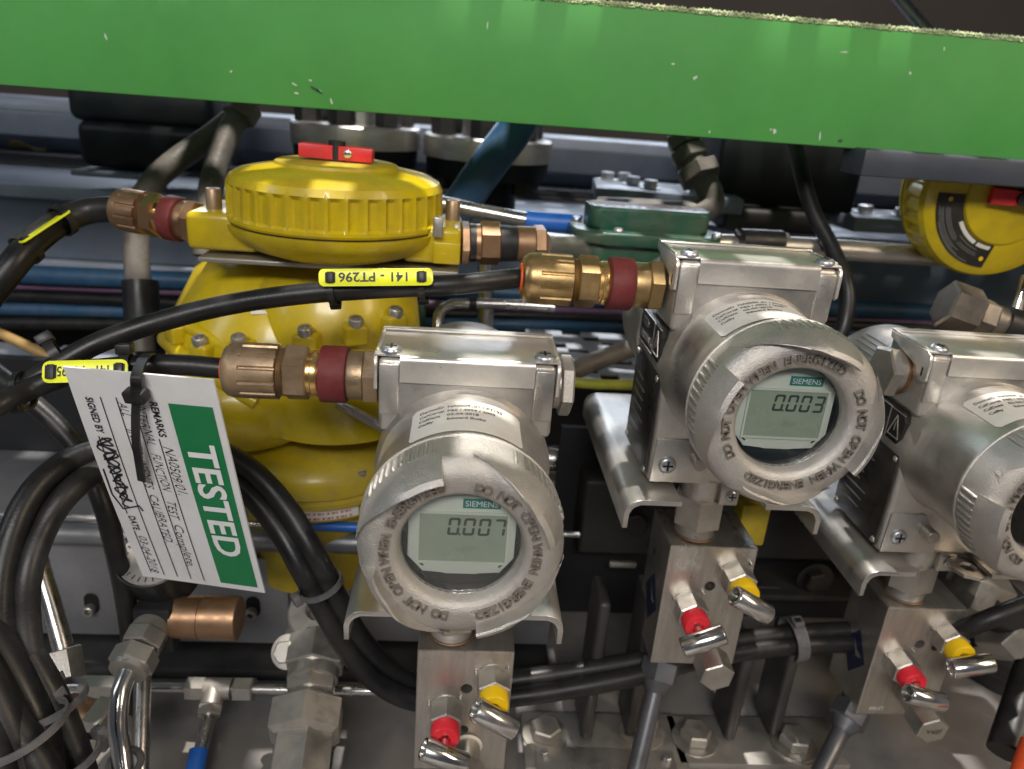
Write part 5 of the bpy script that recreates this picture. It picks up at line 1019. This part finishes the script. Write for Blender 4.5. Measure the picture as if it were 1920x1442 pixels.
hand = [('NA0509/01.', 0.540, 0.283, 0.505, 0.0080), ('INTERNAL', 0.430, 0.111, 0.285, 0.0070), ('FUNCTION', 0.435, 0.320, 0.496, 0.0070), ('TEST', 0.432, 0.537, 0.637, 0.0074), ('Complete.', 0.426, 0.656, 0.895, 0.0074), ('ALL', 0.315, 0.115, 0.172, 0.0070), ('INSTRUMENTS', 0.318, 0.222, 0.492, 0.0070), ('CALIBRATED.', 0.316, 0.515, 0.768, 0.0070), ('03-04-2018', 0.104, 0.745, 0.963, 0.0068)]
for i, (s, u, v0, v1, h) in enumerate(hand): tag_text(s, u, v0, h, INK, card, 'handwriting', shear=0.35, vmax=v1, bold=-0.010, wob=0.006, seed=i)
r = random.Random(3); sp = []
for k in range(46):
    f = k/45; sp.append((0.120+0.06*math.sin(k*2.1)*(1-0.4*f)+0.02*r.uniform(-1, 1), 0.275+0.30*f+0.025*math.sin(k*1.3)))
b = B(); b.tube(smooth([tp(u, v, 0.0004) for u, v in sp], 4), 0.00042, 5); b.tube([tp(0.035, 0.42, 0.0004), tp(0.03, 0.54, 0.0004), tp(0.075, 0.61, 0.0004), tp(0.21, 0.585, 0.0004), tp(0.225, 0.61, 0.0004)], 0.0004, 5); b.obj('signature', INK, card)
# tie of the tag
tt = thing('cable_tie', 'black cable tie with long tail holding the TESTED tag', 'cable tie', tp(0.53, 0.12, 0.003), 'cable ties')
hd = tp(0.506, 0.062, 0.0045)
P = smooth([hd, tp(0.515, 0.03, 0.0040), tp(0.53, -0.01, 0.0030), at(270, 671, 0.368), at(282, 666, 0.383), at(290, 690, 0.392), at(282, 725, 0.385), tp(0.53, 0.05, -0.006)], 8)
def ribbon(P, w_, t, side):
    b = B(); vs = []
    for i, p in enumerate(P):
        tdir = (P[min(i+1, len(P)-1)]-P[max(i-1, 0)]).normalized(); s_ = (side-tdir*side.dot(tdir)).normalized(); nn = tdir.cross(s_)
        vs += [p+s_*w_/2+nn*t/2, p-s_*w_/2+nn*t/2, p-s_*w_/2-nn*t/2, p+s_*w_/2-nn*t/2]
    n = len(P); fs = [(4*i+k, 4*i+(k+1) % 4, 4*i+4+(k+1) % 4, 4*i+4+k) for i in range(n-1) for k in range(4)]+[(0, 1, 2, 3), (4*n-1, 4*n-2, 4*n-3, 4*n-4)]
    b.add(vs, fs); return b
ribbon(P, 0.0048, 0.0014, V(1, 0, 0.1)).obj('strap', NYLON, tt, 40)
ribbon(smooth([hd, tp(0.470, 0.14, 0.006), tp(0.43, 0.24, 0.007), tp(0.39, 0.34, 0.006), tp(0.356, 0.425, 0.005)], 6), 0.0040, 0.0013, ex_.normalized()).obj('tail', NYLON, tt, 40)
hm = frame(hd, ex_, ey_); b = B(); b.box(-0.0052, 0.0052, -0.0030, 0.0034, -0.0030, 0.0036, 0.0010, hm); b.obj('tie_head', NYLON, tt)

# ================================================================== OPEN-MESH WALKWAY ABOVE (casts the checkered light)
wg = thing('walkway_grating', '', '', V(0.15, 0.5, H+0.30)); del wg['label']; del wg['category']; wg['kind'] = 'structure'
gx0, gx1, gy0, gy1, gp_ = -0.70, 1.10, 0.30, 1.02, 0.040
bar_x = bar_y = None; k = 0
x = gx0
while x <= gx1+1e-6:
    if bar_y is None: bar_y = B().box(-0.009, 0.009, gy0, gy1, H+0.300, H+0.330, 0.001).obj('grating_bar', MID_STEEL, wg); bar_y.location.x = x; base_inv = bar_y.matrix_parent_inverse.copy()
    else:
        c = bar_y.copy(); COL.objects.link(c); c.location.x = x
    x += gp_
y = gy0
while y <= gy1+1e-6:
    if bar_x is None: bar_x = B().box(gx0-0.006, gx1+0.006, -0.009, 0.009, H+0.3005, H+0.3295, 0.001).obj('grating_bar', MID_STEEL, wg); bar_x.location.y = y
    else:
        c = bar_x.copy(); COL.objects.link(c); c.location.y = y
    y += gp_
